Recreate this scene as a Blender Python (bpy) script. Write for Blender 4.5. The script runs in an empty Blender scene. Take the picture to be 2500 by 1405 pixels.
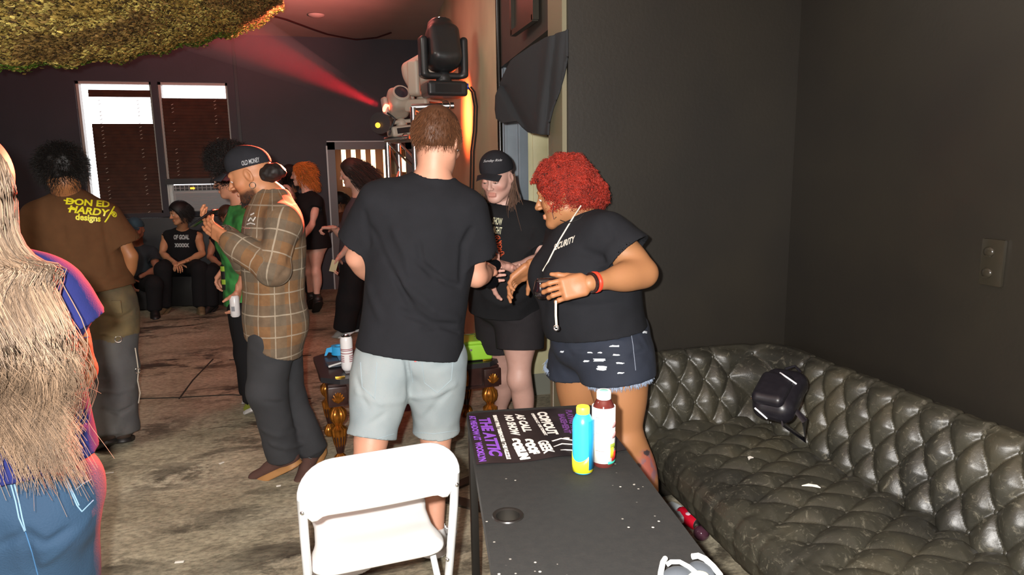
import bpy, bmesh, math, random
import numpy as np
from mathutils import Vector, Matrix
from mathutils.bvhtree import BVHTree
random.seed(7)
SC = bpy.context.scene
COL = SC.collection

# ------------------------------------------------------------------ camera
FPX = 1700.0
PIT, ROLL, YAW, CH = math.radians(9.7), math.radians(0.9), math.radians(14.8), 1.57
V = lambda *a: np.array(a, float)
fh = V(math.sin(YAW), math.cos(YAW), 0); rt = V(math.cos(YAW), -math.sin(YAW), 0); UP = V(0, 0, 1)
fw = fh*math.cos(PIT)-UP*math.sin(PIT); cu = UP*math.cos(PIT)+fh*math.sin(PIT)
r2 = rt*math.cos(ROLL)-cu*math.sin(ROLL); u2 = cu*math.cos(ROLL)+rt*math.sin(ROLL)
CAMP = V(0, 0, CH)
def ray(x, y): return fw+r2*(x-1250)/FPX-u2*(y-702.5)/FPX
def P(x, y, d): v = ray(x, y); return CAMP+v*d/(v@fh)          # photo pixel + forward distance -> room point
def G(x, y, z=0): v = ray(x, y); return CAMP+v*(z-CH)/v[2]      # photo pixel on a height
def onX(x, y, X): v = ray(x, y); return CAMP+v*X/v[0]
def onY(x, y, Y): v = ray(x, y); return CAMP+v*Y/v[1]
cam = bpy.data.cameras.new('camera'); camo = bpy.data.objects.new('camera', cam); COL.objects.link(camo)
cam.sensor_width = 36; cam.lens = FPX/2500*36; cam.clip_start = 0.05
M = Matrix(((r2[0], u2[0], -fw[0], CAMP[0]), (r2[1], u2[1], -fw[1], CAMP[1]), (r2[2], u2[2], -fw[2], CAMP[2]), (0, 0, 0, 1)))
camo.matrix_world = M; SC.camera = camo
SC.view_settings.view_transform = 'Standard'; SC.view_settings.look = 'None'
SC.view_settings.gamma = 1; SC.view_settings.exposure = 0.0
SC.cycles.use_denoising = True; SC.cycles.max_bounces = 6; SC.cycles.transparent_max_bounces = 12
SC.cycles.sample_clamp_indirect = 4.0; SC.cycles.volume_bounces = 0
try: SC.cycles.denoiser = 'OPENIMAGEDENOISE'
except Exception: pass

# ------------------------------------------------------------------ sky and lights
w = bpy.data.worlds.new('World'); SC.world = w; w.use_nodes = True
bg = w.node_tree.nodes['Background']; bg.inputs[0].default_value = (0.93, 0.96, 1.0, 1); bg.inputs[1].default_value = 4.5
def lamp(name, kind, loc, energy, color=(1, 1, 1), target=None, **kw):
    l = bpy.data.lights.new(name, kind); l.energy = energy; l.color = color
    for k, v in kw.items(): setattr(l, k, v)
    o = bpy.data.objects.new(name, l); COL.objects.link(o); o.location = loc
    if target is not None:
        o.rotation_euler = (Vector(target)-Vector(loc)).to_track_quat('-Z', 'Y').to_euler()
    return o
FLASH = CAMP-rt*0.07+UP*0.045+fh*0.02
lamp('camera_flash', 'POINT', FLASH, 560, (1.0, 0.97, 0.93), shadow_soft_size=0.018)
# unseen area light added under the ceiling to brighten the mid floor
lamp('added_floor_fill', 'AREA', (-1.9, 3.6, 3.15), 140, (1.0, 0.93, 0.82), (-1.9, 3.6, 0), shape='RECTANGLE', size=2.2, size_y=1.8)
BEAM0 = P(938, 262, 5.55)                       # lens of the lowest moving head
BEAM1 = P(600, 95, 6.1)
lamp('stage_beam_light', 'SPOT', BEAM0, 3600, (1.0, 0.015, 0.03), BEAM1, spot_size=math.radians(15), spot_blend=0.6, shadow_soft_size=0.03)
lamp('stage_wash_light', 'SPOT', P(925, 255, 5.1), 8500, (1.0, 0.09, 0.045), P(925, 255, 5.1)-fh*3-rt*.34-UP*.50, spot_size=math.radians(29), spot_blend=0.5, shadow_soft_size=0.03)
lamp('stage_wall_light', 'SPOT', (.80, 5.9, 2.02), 260, (1.0, 0.11, 0.03), (1.3, 5.95, 2.02), spot_size=math.radians(92), spot_blend=1, shadow_soft_size=0.03)
lamp('stage_ceiling_light', 'SPOT', P(1000, 130, 5.0), 1100, (1.0, 0.28, 0.26), P(720, -90, 6.0), spot_size=math.radians(76), spot_blend=1, shadow_soft_size=0.05)

# ------------------------------------------------------------------ helpers
def s2l(c): return tuple((x/12.92 if x <= .04045 else ((x+.055)/1.055)**2.4) for x in c)
def hexc(h): h = h.lstrip('#'); return s2l([int(h[i:i+2], 16)/255 for i in (0, 2, 4)])
def unit(v): v = np.asarray(v, float); return v/(np.linalg.norm(v)+1e-12)
def lerp(a, b, t): return np.asarray(a, float)*(1-t)+np.asarray(b, float)*t
MATS = {}
def mat(name, color=(.5, .5, .5), rough=.6, metal=0., bump=None, noise=None, attr=None, emit=None, es=0., coat=0., trans=0., sheen=0., spec=None, alpha=1.):
    """procedural principled material; noise=(scale,color2,amount[,detail]); bump=(scale,strength,dist); attr='Col' multiplies the vertex colour"""
    if name in MATS: return MATS[name]
    m = bpy.data.materials.new(name); m.use_nodes = True; nt = m.node_tree; N = nt.nodes; L = nt.links
    b = N['Principled BSDF']; b.inputs['Roughness'].default_value = rough; b.inputs['Metallic'].default_value = metal
    b.inputs['Coat Weight'].default_value = coat; b.inputs['Transmission Weight'].default_value = trans
    b.inputs['Sheen Weight'].default_value = sheen; b.inputs['Alpha'].default_value = alpha
    if spec is not None: b.inputs['Specular IOR Level'].default_value = spec
    src = None
    tc = N.new('ShaderNodeTexCoord')
    if attr:
        a = N.new('ShaderNodeAttribute'); a.attribute_name = attr; src = a.outputs['Color']
    if noise:
        n = N.new('ShaderNodeTexNoise'); n.inputs['Scale'].default_value = noise[0]; n.inputs['Detail'].default_value = noise[3] if len(noise) > 3 else 5
        L.new(tc.outputs['Object'], n.inputs['Vector'])
        r = N.new('ShaderNodeValToRGB'); r.color_ramp.elements[0].position = .35; r.color_ramp.elements[1].position = .68
        L.new(n.outputs['Fac'], r.inputs['Fac'])
        mx = N.new('ShaderNodeMix'); mx.data_type = 'RGBA'
        mm = N.new('ShaderNodeMath'); mm.operation = 'MULTIPLY'; mm.inputs[1].default_value = noise[2]
        L.new(r.outputs['Color'], mm.inputs[0]); L.new(mm.outputs[0], mx.inputs['Factor'])
        if src: L.new(src, mx.inputs['A'])
        else: mx.inputs['A'].default_value = (*color, 1)
        mx.inputs['B'].default_value = (*noise[1], 1); src = mx.outputs['Result']
    if src: L.new(src, b.inputs['Base Color'])
    else: b.inputs['Base Color'].default_value = (*color, 1)
    if bump:
        n = N.new('ShaderNodeTexNoise'); n.inputs['Scale'].default_value = bump[0]; n.inputs['Detail'].default_value = 4
        L.new(tc.outputs['Object'], n.inputs['Vector'])
        bp = N.new('ShaderNodeBump'); bp.inputs['Strength'].default_value = bump[1]; bp.inputs['Distance'].default_value = bump[2]
        L.new(n.outputs['Fac'], bp.inputs['Height']); L.new(bp.outputs['Normal'], b.inputs['Normal'])
    if emit: b.inputs['Emission Color'].default_value = (*emit, 1); b.inputs['Emission Strength'].default_value = es
    MATS[name] = m; return m

def link(name, me, m=None, parent=None, loc=None):
    o = bpy.data.objects.new(name, me); COL.objects.link(o)
    if me is not None and m is not None and hasattr(me, 'materials'):
        for x in (m if isinstance(m, (list, tuple)) else [m]): me.materials.append(x)
    if parent is not None: o.parent = parent; o.matrix_parent_inverse = parent.matrix_basis.inverted()
    if loc is not None: o.location = loc
    return o
def tag(o, label=None, cat=None, group=None, kind=None):
    if label: o['label'] = label
    if cat: o['category'] = cat
    if group: o['group'] = group
    if kind: o['kind'] = kind
    return o
def empty(name, loc, label, cat, group=None):
    o = bpy.data.objects.new(name, None); COL.objects.link(o); o.location = tuple(float(x) for x in loc); o.empty_display_size = .1
    return tag(o, label, cat, group)
def meshq(name, verts, faces, cols=None, smooth=True, uv=None, quads=None):
    """verts Nx3 array; faces list or MxK int array of equal-size faces"""
    me = bpy.data.meshes.new(name); verts = np.asarray(verts, np.float32)
    if isinstance(faces, np.ndarray):
        k = faces.shape[1]; n = len(faces)
        me.vertices.add(len(verts)); me.vertices.foreach_set('co', verts.ravel())
        me.loops.add(n*k); me.loops.foreach_set('vertex_index', faces.astype(np.int32).ravel())
        me.polygons.add(n); me.polygons.foreach_set('loop_start', np.arange(0, n*k, k, dtype=np.int32))
        me.update(calc_edges=True); me.validate()
    else:
        me.from_pydata([tuple(map(float, v)) for v in verts], [], [tuple(f) for f in faces])
    if smooth: me.polygons.foreach_set('use_smooth', np.ones(len(me.polygons), bool))
    if cols is not None:
        a = me.color_attributes.new('Col', 'FLOAT_COLOR', 'POINT')
        c = np.ones((len(verts), 4), np.float32); c[:, :3] = cols; a.data.foreach_set('color', c.ravel())
    if uv is not None:
        a = me.attributes.new('puv', 'FLOAT_VECTOR', 'POINT'); c = np.zeros((len(verts), 3), np.float32); c[:, :uv.shape[1]] = uv
        a.data.foreach_set('vector', c.ravel())
    me.update(); return me
class MB:
    """collects simple solids into ONE mesh"""
    def __init__(s): s.bm = bmesh.new()
    def box(s, c, size, R=None, bev=0, seg=2):
        b = bmesh.new(); bmesh.ops.create_cube(b, size=1)
        for v in b.verts: v.co = Vector((v.co.x*size[0], v.co.y*size[1], v.co.z*size[2]))
        if bev: bmesh.ops.bevel(b, geom=b.edges[:], offset=min(bev, .49*min(size)), segments=seg, profile=.6, affect='EDGES')
        Mx = Matrix.Translation(Vector(c))
        if R is not None: Mx = Mx @ (R.to_4x4() if len(R) == 3 else R)
        b.transform(Mx); s._add(b); return s
    def _add(s, b):
        me = bpy.data.meshes.new('t'); b.to_mesh(me); b.free(); s.bm.from_mesh(me); bpy.data.meshes.remove(me)
    def tube(s, pts, r, seg=10, closed=False, caps=True, flat=None):
        pts = [np.asarray(p, float) for p in pts]; n = len(pts)
        rs = [r]*n if np.isscalar(r) else list(r)
        rings = []; prev = None
        for i, p in enumerate(pts):
            a = pts[(i-1) % n] if (i > 0 or closed) else pts[i]; b = pts[(i+1) % n] if (i < n-1 or closed) else pts[i]
            t = unit(b-a)
            if prev is None:
                x = np.cross(t, V(0, 0, 1)) if abs(t[2]) < .9 else np.cross(t, V(1, 0, 0))
            else: x = prev-t*(prev@t)
            x = unit(x); y = np.cross(t, x); prev = x
            ring = []
            for k in range(seg):
                an = 2*math.pi*k/seg; q = p+rs[i]*(x*math.cos(an)+y*math.sin(an)*(flat or 1)); ring.append(s.bm.verts.new(tuple(q)))
            rings.append(ring)
        m = n if closed else n-1
        for i in range(m):
            A = rings[i]; B = rings[(i+1) % n]
            for k in range(seg): s.bm.faces.new((A[k], A[(k+1) % seg], B[(k+1) % seg], B[k]))
        if caps and not closed:
            s.bm.faces.new(rings[0][::-1]); s.bm.faces.new(rings[-1])
        return s
    def lathe(s, prof, c=(0, 0, 0), seg=24, R=None, caps=True, lobes=0, lamp=0.):
        rings = []
        for r, z in prof:
            ring = []
            for k in range(seg):
                an = 2*math.pi*k/seg; rr = r*(1+lamp*abs(math.cos(lobes*an/2))-lamp) if lobes else r
                q = Vector((rr*math.cos(an), rr*math.sin(an), z))
                if R is not None: q = R @ q
                ring.append(s.bm.verts.new(q+Vector(c)))
            rings.append(ring)
        for A, B in zip(rings, rings[1:]):
            for k in range(seg): s.bm.faces.new((A[k], A[(k+1) % seg], B[(k+1) % seg], B[k]))
        if caps:
            s.bm.faces.new(rings[0][::-1]); s.bm.faces.new(rings[-1])
        return s
    def cyl(s, a, b, r, seg=16, r2_=None): return s.tube([a, b], [r, r if r2_ is None else r2_], seg)
    def prism(s, poly, a, h):
        """poly 3D points, extruded by vector h"""
        A = [s.bm.verts.new(tuple(p)) for p in poly]; B = [s.bm.verts.new(tuple(np.asarray(p)+h)) for p in poly]
        s.bm.faces.new(A); s.bm.faces.new(B[::-1]); n = len(A)
        for k in range(n): s.bm.faces.new((A[k], B[k], B[(k+1) % n], A[(k+1) % n]))
        return s
    def sph(s, c, r, seg=16, R=None):
        rr = (r, r, r) if np.isscalar(r) else r
        b = bmesh.new(); bmesh.ops.create_uvsphere(b, u_segments=seg, v_segments=max(6, seg//2), radius=1)
        for v in b.verts: v.co = Vector((v.co.x*rr[0], v.co.y*rr[1], v.co.z*rr[2]))
        Mx = Matrix.Translation(Vector(c))
        if R is not None: Mx = Mx @ R.to_4x4()
        b.transform(Mx); s._add(b); return s
    def out(s, name, m, parent=None, smooth=True, ang=40):
        bmesh.ops.recalc_face_normals(s.bm, faces=s.bm.faces[:])
        me = bpy.data.meshes.new(name); s.bm.to_mesh(me); s.bm.free()
        if smooth:
            me.polygons.foreach_set('use_smooth', np.ones(len(me.polygons), bool))
            try: me.set_sharp_from_angle(angle=math.radians(ang))
            except Exception: pass
        return link(name, me, m, parent)
def frame(x, y, z): return Matrix(((x[0], y[0], z[0]), (x[1], y[1], z[1]), (x[2], y[2], z[2])))
def Rz(a): return Matrix.Rotation(a, 3, 'Z')

# ------------------------------------------------------------------ implicit modelling
_rs = np.random.RandomState(3); _LAT = _rs.rand(32, 32, 32).astype(np.float32)*2-1
def vnoise(p):
    i = np.floor(p).astype(int); f = p-i; f = f*f*(3-2*f); i &= 31; j = (i+1) & 31
    x0, y0, z0 = i[:, 0], i[:, 1], i[:, 2]; x1, y1, z1 = j[:, 0], j[:, 1], j[:, 2]
    def L(a, b, t): return a+(b-a)*t
    c00 = L(_LAT[x0, y0, z0], _LAT[x1, y0, z0], f[:, 0]); c10 = L(_LAT[x0, y1, z0], _LAT[x1, y1, z0], f[:, 0])
    c01 = L(_LAT[x0, y0, z1], _LAT[x1, y0, z1], f[:, 0]); c11 = L(_LAT[x0, y1, z1], _LAT[x1, y1, z1], f[:, 0])
    return L(L(c00, c10, f[:, 1]), L(c01, c11, f[:, 1]), f[:, 2])
def nets(D, org, h):
    s = D < 0
    c = np.zeros(tuple(n-1 for n in D.shape), np.uint8)
    for a in (0, 1):
        for b in (0, 1):
            for e in (0, 1):
                c += s[a:s.shape[0]-1+a, b:s.shape[1]-1+b, e:s.shape[2]-1+e]
    act = np.argwhere((c > 0) & (c < 8)); n = len(act)
    idx = np.full(c.shape, -1, np.int32); idx[tuple(act.T)] = np.arange(n)
    cor = [(a, b, e) for a in (0, 1) for b in (0, 1) for e in (0, 1)]
    val = {k: D[act[:, 0]+k[0], act[:, 1]+k[1], act[:, 2]+k[2]] for k in cor}
    acc = np.zeros((n, 3), np.float32); cnt = np.zeros(n, np.float32)
    for k in cor:
        for ax in range(3):
            if k[ax]: continue
            q = list(k); q[ax] = 1; q = tuple(q)
            a, b = val[k], val[q]; m = (a < 0) != (b < 0)
            t = np.where(m, a/np.where(m, a-b, 1), 0)
            pos = np.array(k, np.float32)[None, :].repeat(n, 0); pos[:, ax] += t
            acc += pos*m[:, None]; cnt += m
    v = (act+acc/cnt[:, None])*h+org
    qs = []
    for ax in range(3):
        o1, o2 = [(1, 2), (2, 0), (0, 1)][ax]
        sl0 = [slice(1, -1)]*3; sl1 = [slice(1, -1)]*3; sl0[ax] = slice(0, -1); sl1[ax] = slice(1, None)
        a = s[tuple(sl0)]; b = s[tuple(sl1)]
        for flip in (False, True):
            e = np.argwhere(a & ~b) if not flip else np.argwhere(~a & b)
            if not len(e): continue
            e = e+1; e[:, ax] -= 1
            def cell(d1, d2):
                q = e.copy(); q[:, o1] -= d1; q[:, o2] -= d2; return idx[q[:, 0], q[:, 1], q[:, 2]]
            f = np.stack([cell(0, 0), cell(1, 0), cell(1, 1), cell(0, 1)], 1)
            qs.append(f if not flip else f[:, ::-1])
    f = np.concatenate(qs); f = f[(f >= 0).all(1)]
    return v.astype(np.float32), f
# primitive: dict(t,'k','op', bb, fn)
def cap(a, b, ra, rb=None, k=.03, op='u', flat=None, clip=None, grp=None):
    a = V(*a); b = V(*b); rb = ra if rb is None else rb
    R = max(ra, rb)
    if flat is not None:
        n = unit(flat[0]); sc = flat[1]; R = R*max(1, sc)
        def tr(p): return p+(p@n)[:, None]*n[None, :]*(1/sc-1)
    else:
        tr = lambda p: p
    def fn(p):
        q = tr(p-a); ba = tr((b-a)[None, :])[0]
        hh = np.clip((q@ba)/(ba@ba+1e-12), 0, 1); d = np.sqrt(((q-hh[:, None]*ba)**2).sum(1))-(ra+(rb-ra)*hh)
        if clip:
            for cp, cn in clip: d = np.maximum(d, (p-cp)@unit(cn))
        return d
    return dict(fn=fn, lo=np.minimum(a, b)-R, hi=np.maximum(a, b)+R, k=k, op=op, a=a, b=b, r=(ra, rb), grp=grp)
def ell(c, r, k=.03, op='u', R=None, clip=None):
    c = V(*c); r = V(*r); RR = np.eye(3) if R is None else np.array(R)     # RR columns = axes
    def fn(p):
        q = (p-c)@RR; k0 = np.sqrt(((q/r)**2).sum(1)); k1 = np.sqrt(((q/(r*r))**2).sum(1))+1e-9
        d = k0*(k0-1)/k1
        if clip:
            for cp, cn in clip: d = np.maximum(d, (p-cp)@unit(cn))
        return d
    e = np.sqrt(((RR*r[None, :])**2).sum(1))
    return dict(fn=fn, lo=c-e, hi=c+e, k=k, op=op)
def rbox(c, hs, rad, R=None, k=.01, op='u'):
    c = V(*c); hs = V(*hs); RR = np.eye(3) if R is None else np.array(R)
    def fn(p):
        q = np.abs((p-c)@RR)-(hs-rad); return np.sqrt((np.maximum(q, 0)**2).sum(1))+np.minimum(q.max(1), 0)-rad
    e = (np.abs(RR)*hs[None, :]).sum(1)
    return dict(fn=fn, lo=c-e, hi=c+e, k=k, op=op)
def sdf(prims, h, disp=None, post=None, pad=.02):
    us = [p for p in prims if p['op'] == 'u']
    lo = np.min([p['lo'] for p in us], 0)-pad-2*h; hi = np.max([p['hi'] for p in us], 0)+pad+2*h
    n = np.ceil((hi-lo)/h).astype(int)+1
    D = np.full(tuple(n), .2, np.float32)
    for p in prims:
        m = p['k']+3*h+.004
        i0 = np.maximum(np.floor((p['lo']-m-lo)/h).astype(int), 0); i1 = np.minimum(np.ceil((p['hi']+m-lo)/h).astype(int)+1, n)
        if (i1 <= i0).any(): continue
        ax = [lo[j]+h*np.arange(i0[j], i1[j]) for j in range(3)]
        g = np.stack(np.meshgrid(*ax, indexing='ij'), -1).reshape(-1, 3)
        d = p['fn'](g).astype(np.float32).reshape(tuple(i1-i0)); sl = tuple(slice(i0[j], i1[j]) for j in range(3))
        A = D[sl]; k = max(p['k'], 1e-4)
        if p['op'] == 'u': hh = np.maximum(k-np.abs(A-d), 0)/k; D[sl] = np.minimum(A, d)-hh*hh*k*.25
        elif p['op'] == 's': d = -d; hh = np.maximum(k-np.abs(A-d), 0)/k; D[sl] = np.maximum(A, d)+hh*hh*k*.25
    if disp is not None or post is not None:
        b = np.argwhere(D < .035+2*h); pts = lo+b*h
        d = D[tuple(b.T)]
        if disp is not None: d = d-disp(pts)
        if post is not None: d = post(pts, d)
        D[tuple(b.T)] = d
    D[0] = D[-1] = .2; D[:, 0] = D[:, -1] = .2; D[:, :, 0] = D[:, :, -1] = .2
    return nets(D, lo, h)
def folds(segs):
    """segs: (a,b,width,amp) ridges (amp>0) or creases (amp<0)"""
    S = [(V(*a), V(*b), w_, am) for a, b, w_, am in segs]
    def f(p):
        o = np.zeros(len(p))
        for a, b, w_, am in S:
            ba = b-a; t = np.clip(((p-a)@ba)/(ba@ba), 0, 1); d2 = ((p-a-t[:, None]*ba)**2).sum(1)
            o += am*np.exp(-d2/(w_*w_))*np.sin(np.pi*np.clip(t*.9+.05, 0, 1))**.5
        return o
    return f
def nz(amp, fx, fy, fz, R=None, ridged=False, seed=0):
    def f(p):
        q = (p if R is None else p@np.array(R))*V(fx, fy, fz)+seed*7.3; n = vnoise(q)
        return amp*((1-2*np.abs(n))*.7-.3) if ridged else amp*n
    return f
def addf(*fs): return lambda p: sum(f(p) for f in fs)
def tubes(lines, radii, seg=5, cols=None, flat=1.):
    """many tapered tubes as one mesh. lines: (N,K,3); radii (N,K); cols (N,K,3)"""
    Ln = np.asarray(lines, float); N, K, _ = Ln.shape
    T = np.gradient(Ln, axis=1); T /= np.linalg.norm(T, axis=2, keepdims=True)+1e-9
    ref = np.where(np.abs(T[:, :1, 2:3]) < .9, V(0, 0, 1), V(1, 0, 0))+0*T
    X = np.cross(T, ref); X /= np.linalg.norm(X, axis=2, keepdims=True)+1e-9; Y = np.cross(T, X)
    an = 2*np.pi*np.arange(seg)/seg; r = np.asarray(radii)[:, :, None, None]
    v = Ln[:, :, None, :]+r*(X[:, :, None, :]*np.cos(an)[None, None, :, None]+Y[:, :, None, :]*np.sin(an)[None, None, :, None]*flat)
    i = np.arange(N)[:, None, None]*K*seg; j = np.arange(K-1)[None, :, None]*seg; k = np.arange(seg)[None, None, :]; k2 = (k+1) % seg
    f = np.stack([i+j+k, i+j+k2, i+j+seg+k2, i+j+seg+k], -1).reshape(-1, 4)
    c = None if cols is None else np.repeat(np.asarray(cols)[:, :, None, :], seg, 2).reshape(-1, 3)
    return v.reshape(-1, 3), f, c
def bvh_of(me):
    return BVHTree.FromPolygons([tuple(v.co) for v in me.vertices], [tuple(p.vertices) for p in me.polygons])
def text_mesh(txt, size, bold=0., shear=0., spacing=1., cuts=.012, depth=0):
    cu_ = bpy.data.curves.new('txt', 'FONT'); cu_.body = txt; cu_.size = size; cu_.offset = bold; cu_.shear = shear; cu_.space_character = spacing
    cu_.align_x = 'CENTER'; cu_.align_y = 'CENTER'; cu_.space_line = .8; cu_.resolution_u = 3; cu_.extrude = depth
    o = bpy.data.objects.new('txt', cu_); COL.objects.link(o); bpy.context.view_layer.update()
    me = bpy.data.meshes.new_from_object(o.evaluated_get(bpy.context.evaluated_depsgraph_get()))
    bpy.data.objects.remove(o); bpy.data.curves.remove(cu_)
    bm = bmesh.new(); bm.from_mesh(me); bpy.data.meshes.remove(me)
    if cuts and bm.verts:
        for ax in (0, 1):
            lo = min(v.co[ax] for v in bm.verts); hi = max(v.co[ax] for v in bm.verts); q = lo+cuts
            while q < hi:
                nn = Vector((1, 0, 0)) if ax == 0 else Vector((0, 1, 0))
                bmesh.ops.bisect_plane(bm, geom=bm.verts[:]+bm.edges[:]+bm.faces[:], plane_co=nn*q, plane_no=nn); q += cuts
    return bm
def decal(bm, target, c, r, u, off=.0025, name='print', m=None, parent=None, reach=.2):
    """lay a flat bmesh (x along r, y along u) onto the target object's surface"""
    r = unit(r); n = unit(np.cross(r, u)); u = np.cross(n, r); tree = target if isinstance(target, BVHTree) else bvh_of(target.data)
    for v in bm.verts:
        q = V(*c)+r*v.co.x+u*v.co.y; h = tree.ray_cast(Vector(q+n*reach), Vector(-n), 2*reach)
        v.co = (h[0]+Vector(n)*off) if h[0] is not None else Vector(q)
    bmesh.ops.recalc_face_normals(bm, faces=bm.faces[:])
    me = bpy.data.meshes.new(name); bm.to_mesh(me); bm.free(); return link(name, me, m, parent)
# ------------------------------------------------------------------ people
def hframe(c, face, up=(0, 0, 1), s=1.):
    f = unit(face); u = unit(np.asarray(up, float)-f*(np.asarray(up, float)@f)); r = np.cross(f, u)
    return dict(c=V(*c), R=np.stack([r, f, u], 1), s=s)
def H(hf, x, y, z): return hf['c']+hf['R']@(V(x, y, z)*hf['s'])
def hl(hf, p): return ((p-hf['c'])@hf['R'])/hf['s']
def head_prims(hf, nb, nr=.056, jaw=1., nose=1., mouth_open=0):
    s = hf['s']; R = hf['R']; h = lambda *a: H(hf, *a); e = lambda c, r, **k: ell(h(*c), V(*r)*s, R=R, **k)
    c = lambda a, b, ra, rb=None, **k: cap(h(*a), h(*b), ra*s, (ra if rb is None else rb)*s, **k)
    L = [e((0, -.018, .035), (.076, .096, .088)), e((0, .03, -.018), (.062*jaw, .062, .083), k=.04)]
    for q in (-1, 1):
        L += [c((q*.05*jaw, -.005, -.05), (q*.02*jaw, .062, -.092), .024, .02, k=.03), e((q*.042, .052, -.022), (.024, .026, .02), k=.02)]
    L += [e((0, .074, -.096), (.024*jaw, .018, .018), k=.02), c((-.034, .08, .03), (.034, .08, .03), .012, k=.018),
          c((0, .09, .016), (0, .092+.02*nose, -.022), .0075, .0115, k=.012), e((-.012, .102, -.027), (.0085, .011, .0075), k=.006), e((.012, .102, -.027), (.0085, .011, .0075), k=.006)]
    for q in (-1, 1):
        L += [e((q*.032, .1, .01), (.017, .014, .0115), op='s', k=.016), e((q*.031, .0775, .0115), (.0145, .0145, .0125), k=.004),
              e((q*.009, .107, -.034), (.0042, .006, .003), op='s', k=.003)]
    L += [c((-.019, .09, -.0575), (.019, .09, -.0575), .0046, k=.007), c((-.016, .0905, -.0675), (.016, .0905, -.0675), .0058, k=.007),
          c((-.021, .0975, -.063), (.021, .0975, -.063), .0018+.002*mouth_open, op='s', k=.003)]
    for q in (-1, 1):
        E = h(q*.079, -.01, 0); tilt = R@np.array(Matrix.Rotation(q*.35, 3, 'Z') @ Matrix.Rotation(-.2, 3, 'X'))
        L += [ell(E, V(.009, .019, .031)*s, R=tilt, k=.008), ell(h(q*.0865, -.008, .004), V(.006, .011, .019)*s, R=tilt, op='s', k=.005)]
    L += [cap(h(0, -.022, -.055), nb, nr*s, nr*1.08*s, k=.035)]
    return L
def hand_prims(w_, d, n, thumb, s=1., curl=.35, spread=.06, tcurl=.3, tout=.75):
    """w_ wrist, d finger direction, n the way the palm faces, thumb = +1/-1 side"""
    d = unit(d); n = unit(np.asarray(n, float)-d*(np.asarray(n, float)@d)); t = thumb*np.cross(n, d)
    w_ = V(*w_); cl = [curl]*4 if np.isscalar(curl) else curl
    L = [cap(w_-d*.02*s, w_+d*.03*s, .026*s, .026*s, flat=(n, .72), k=.015), rbox(w_+d*.055*s, V(.041, .046, .0145)*s, .0135*s, R=np.stack([t, d, n], 1), k=.018),
         cap(w_+d*.03*s+t*.022*s+n*.006*s, w_+d*.06*s+t*.03*s+n*.008*s, .0165*s, .013*s, k=.012)]
    for i in range(4):
        b = w_+(d*(.094-[.003, 0, .003, .011][i])+t*(.031-.0205*i))*s; a = (1.5-i)*spread
        dd = unit(d+t*a); ln = [.98, 1.08, 1., .8][i]*s
        for j, (l_, ra, rb) in enumerate(((.043, .0092, .0084), (.027, .0082, .0078), (.022, .0076, .0064))):
            ang = cl[i]*(.7, 1.1, .7)[j]; dn = unit(dd*math.cos(ang)+n*math.sin(ang)); n2 = unit(n*math.cos(ang)-dd*math.sin(ang)) if j == 0 else n2
            if j > 0: dn = unit(dd*math.cos(ang)+nn*math.sin(ang))
            e = b+dn*l_*ln; L.append(cap(b, e, ra*s, rb*s, k=.005)); nn = unit(np.cross(np.cross(dn, (n if j == 0 else nn)), dn)); b = e; dd = dn
    b = w_+(d*.028+t*.03+n*.008)*s; dd = unit(d*(1-tout)+t*tout+n*.25)
    for l_, ra, rb, c_ in ((.04, .0135, .0105, 0), (.032, .0105, .0095, tcurl), (.024, .0094, .0074, tcurl)):
        dd = unit(dd+(n*.6+d*.6-t*.2)*c_); e = b+dd*l_*s; L.append(cap(b, e, ra*s, rb*s, k=.006)); b = e
    return L
def bframe(J):
    up = unit(J['nb']-J['pel']); r = J['shR']-J['shL']; r = unit(r-up*(r@up)); f = np.cross(up, r)
    rp = J['hpR']-J['hpL']; rp = unit(rp-UP*(rp@UP)); fp = unit(np.cross(UP, rp))
    return up, r, f, rp, fp
def torso(J, m, o=0., low=True):
    up, r, f, rp, fp = bframe(J); g = lambda k, d=1.: m.get(k, d); pel, nb = J['pel'], J['nb']; Lt = np.linalg.norm(nb-pel)
    R = np.stack([r, f, up], 1); Rp = np.stack([rp, fp, UP], 1); W = g('w')
    C = lambda t, df=0., dr=0.: lerp(pel, nb, t)+f*df+r*dr
    sw = np.linalg.norm(J['shR']-J['shL'])/2
    L = [ell(C(.66, .0), V(sw*.86*W+o, .112*g('t')+o, Lt*.34+o), R=R, k=.06), ell(C(.32, .005), V(.14*W+o, .103*g('t')+o, Lt*.34+o), R=R, k=.08),
         cap(lerp(J['shL'], J['shR'], .12)-up*.02, lerp(J['shL'], J['shR'], .88)-up*.02, .058*g('t')+o, k=.05),
         cap(nb-up*.02, lerp(nb, J['shL'], .75)-up*.005, .05+o*.7, .042+o*.7, k=.04), cap(nb-up*.02, lerp(nb, J['shR'], .75)-up*.005, .05+o*.7, .042+o*.7, k=.04)]
    if g('belly', 0): L.append(ell(C(.22, .05+.03*g('belly')), V(.135*W+o, .10*g('belly')+o, .13+o), R=R, k=.08))
    if g('bust', 0):
        for q in (-1, 1): L.append(ell(C(.62-.05*g('sag', 0), .085*g('t'), q*.075), V(.07, .07, .075)*g('bust')+o, R=R, k=.05))
    if low:
        L.append(ell(pel, V(.155*g('hip')+o, .108*g('t')+o, .11+o), R=Rp, k=.06))
        for q in (-1, 1): L.append(ell(pel-fp*.05-UP*.05+rp*q*.07*g('hip'), V(.078, .08, .085)*g('glute')+o, R=Rp, k=.04))
    return L
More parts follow.
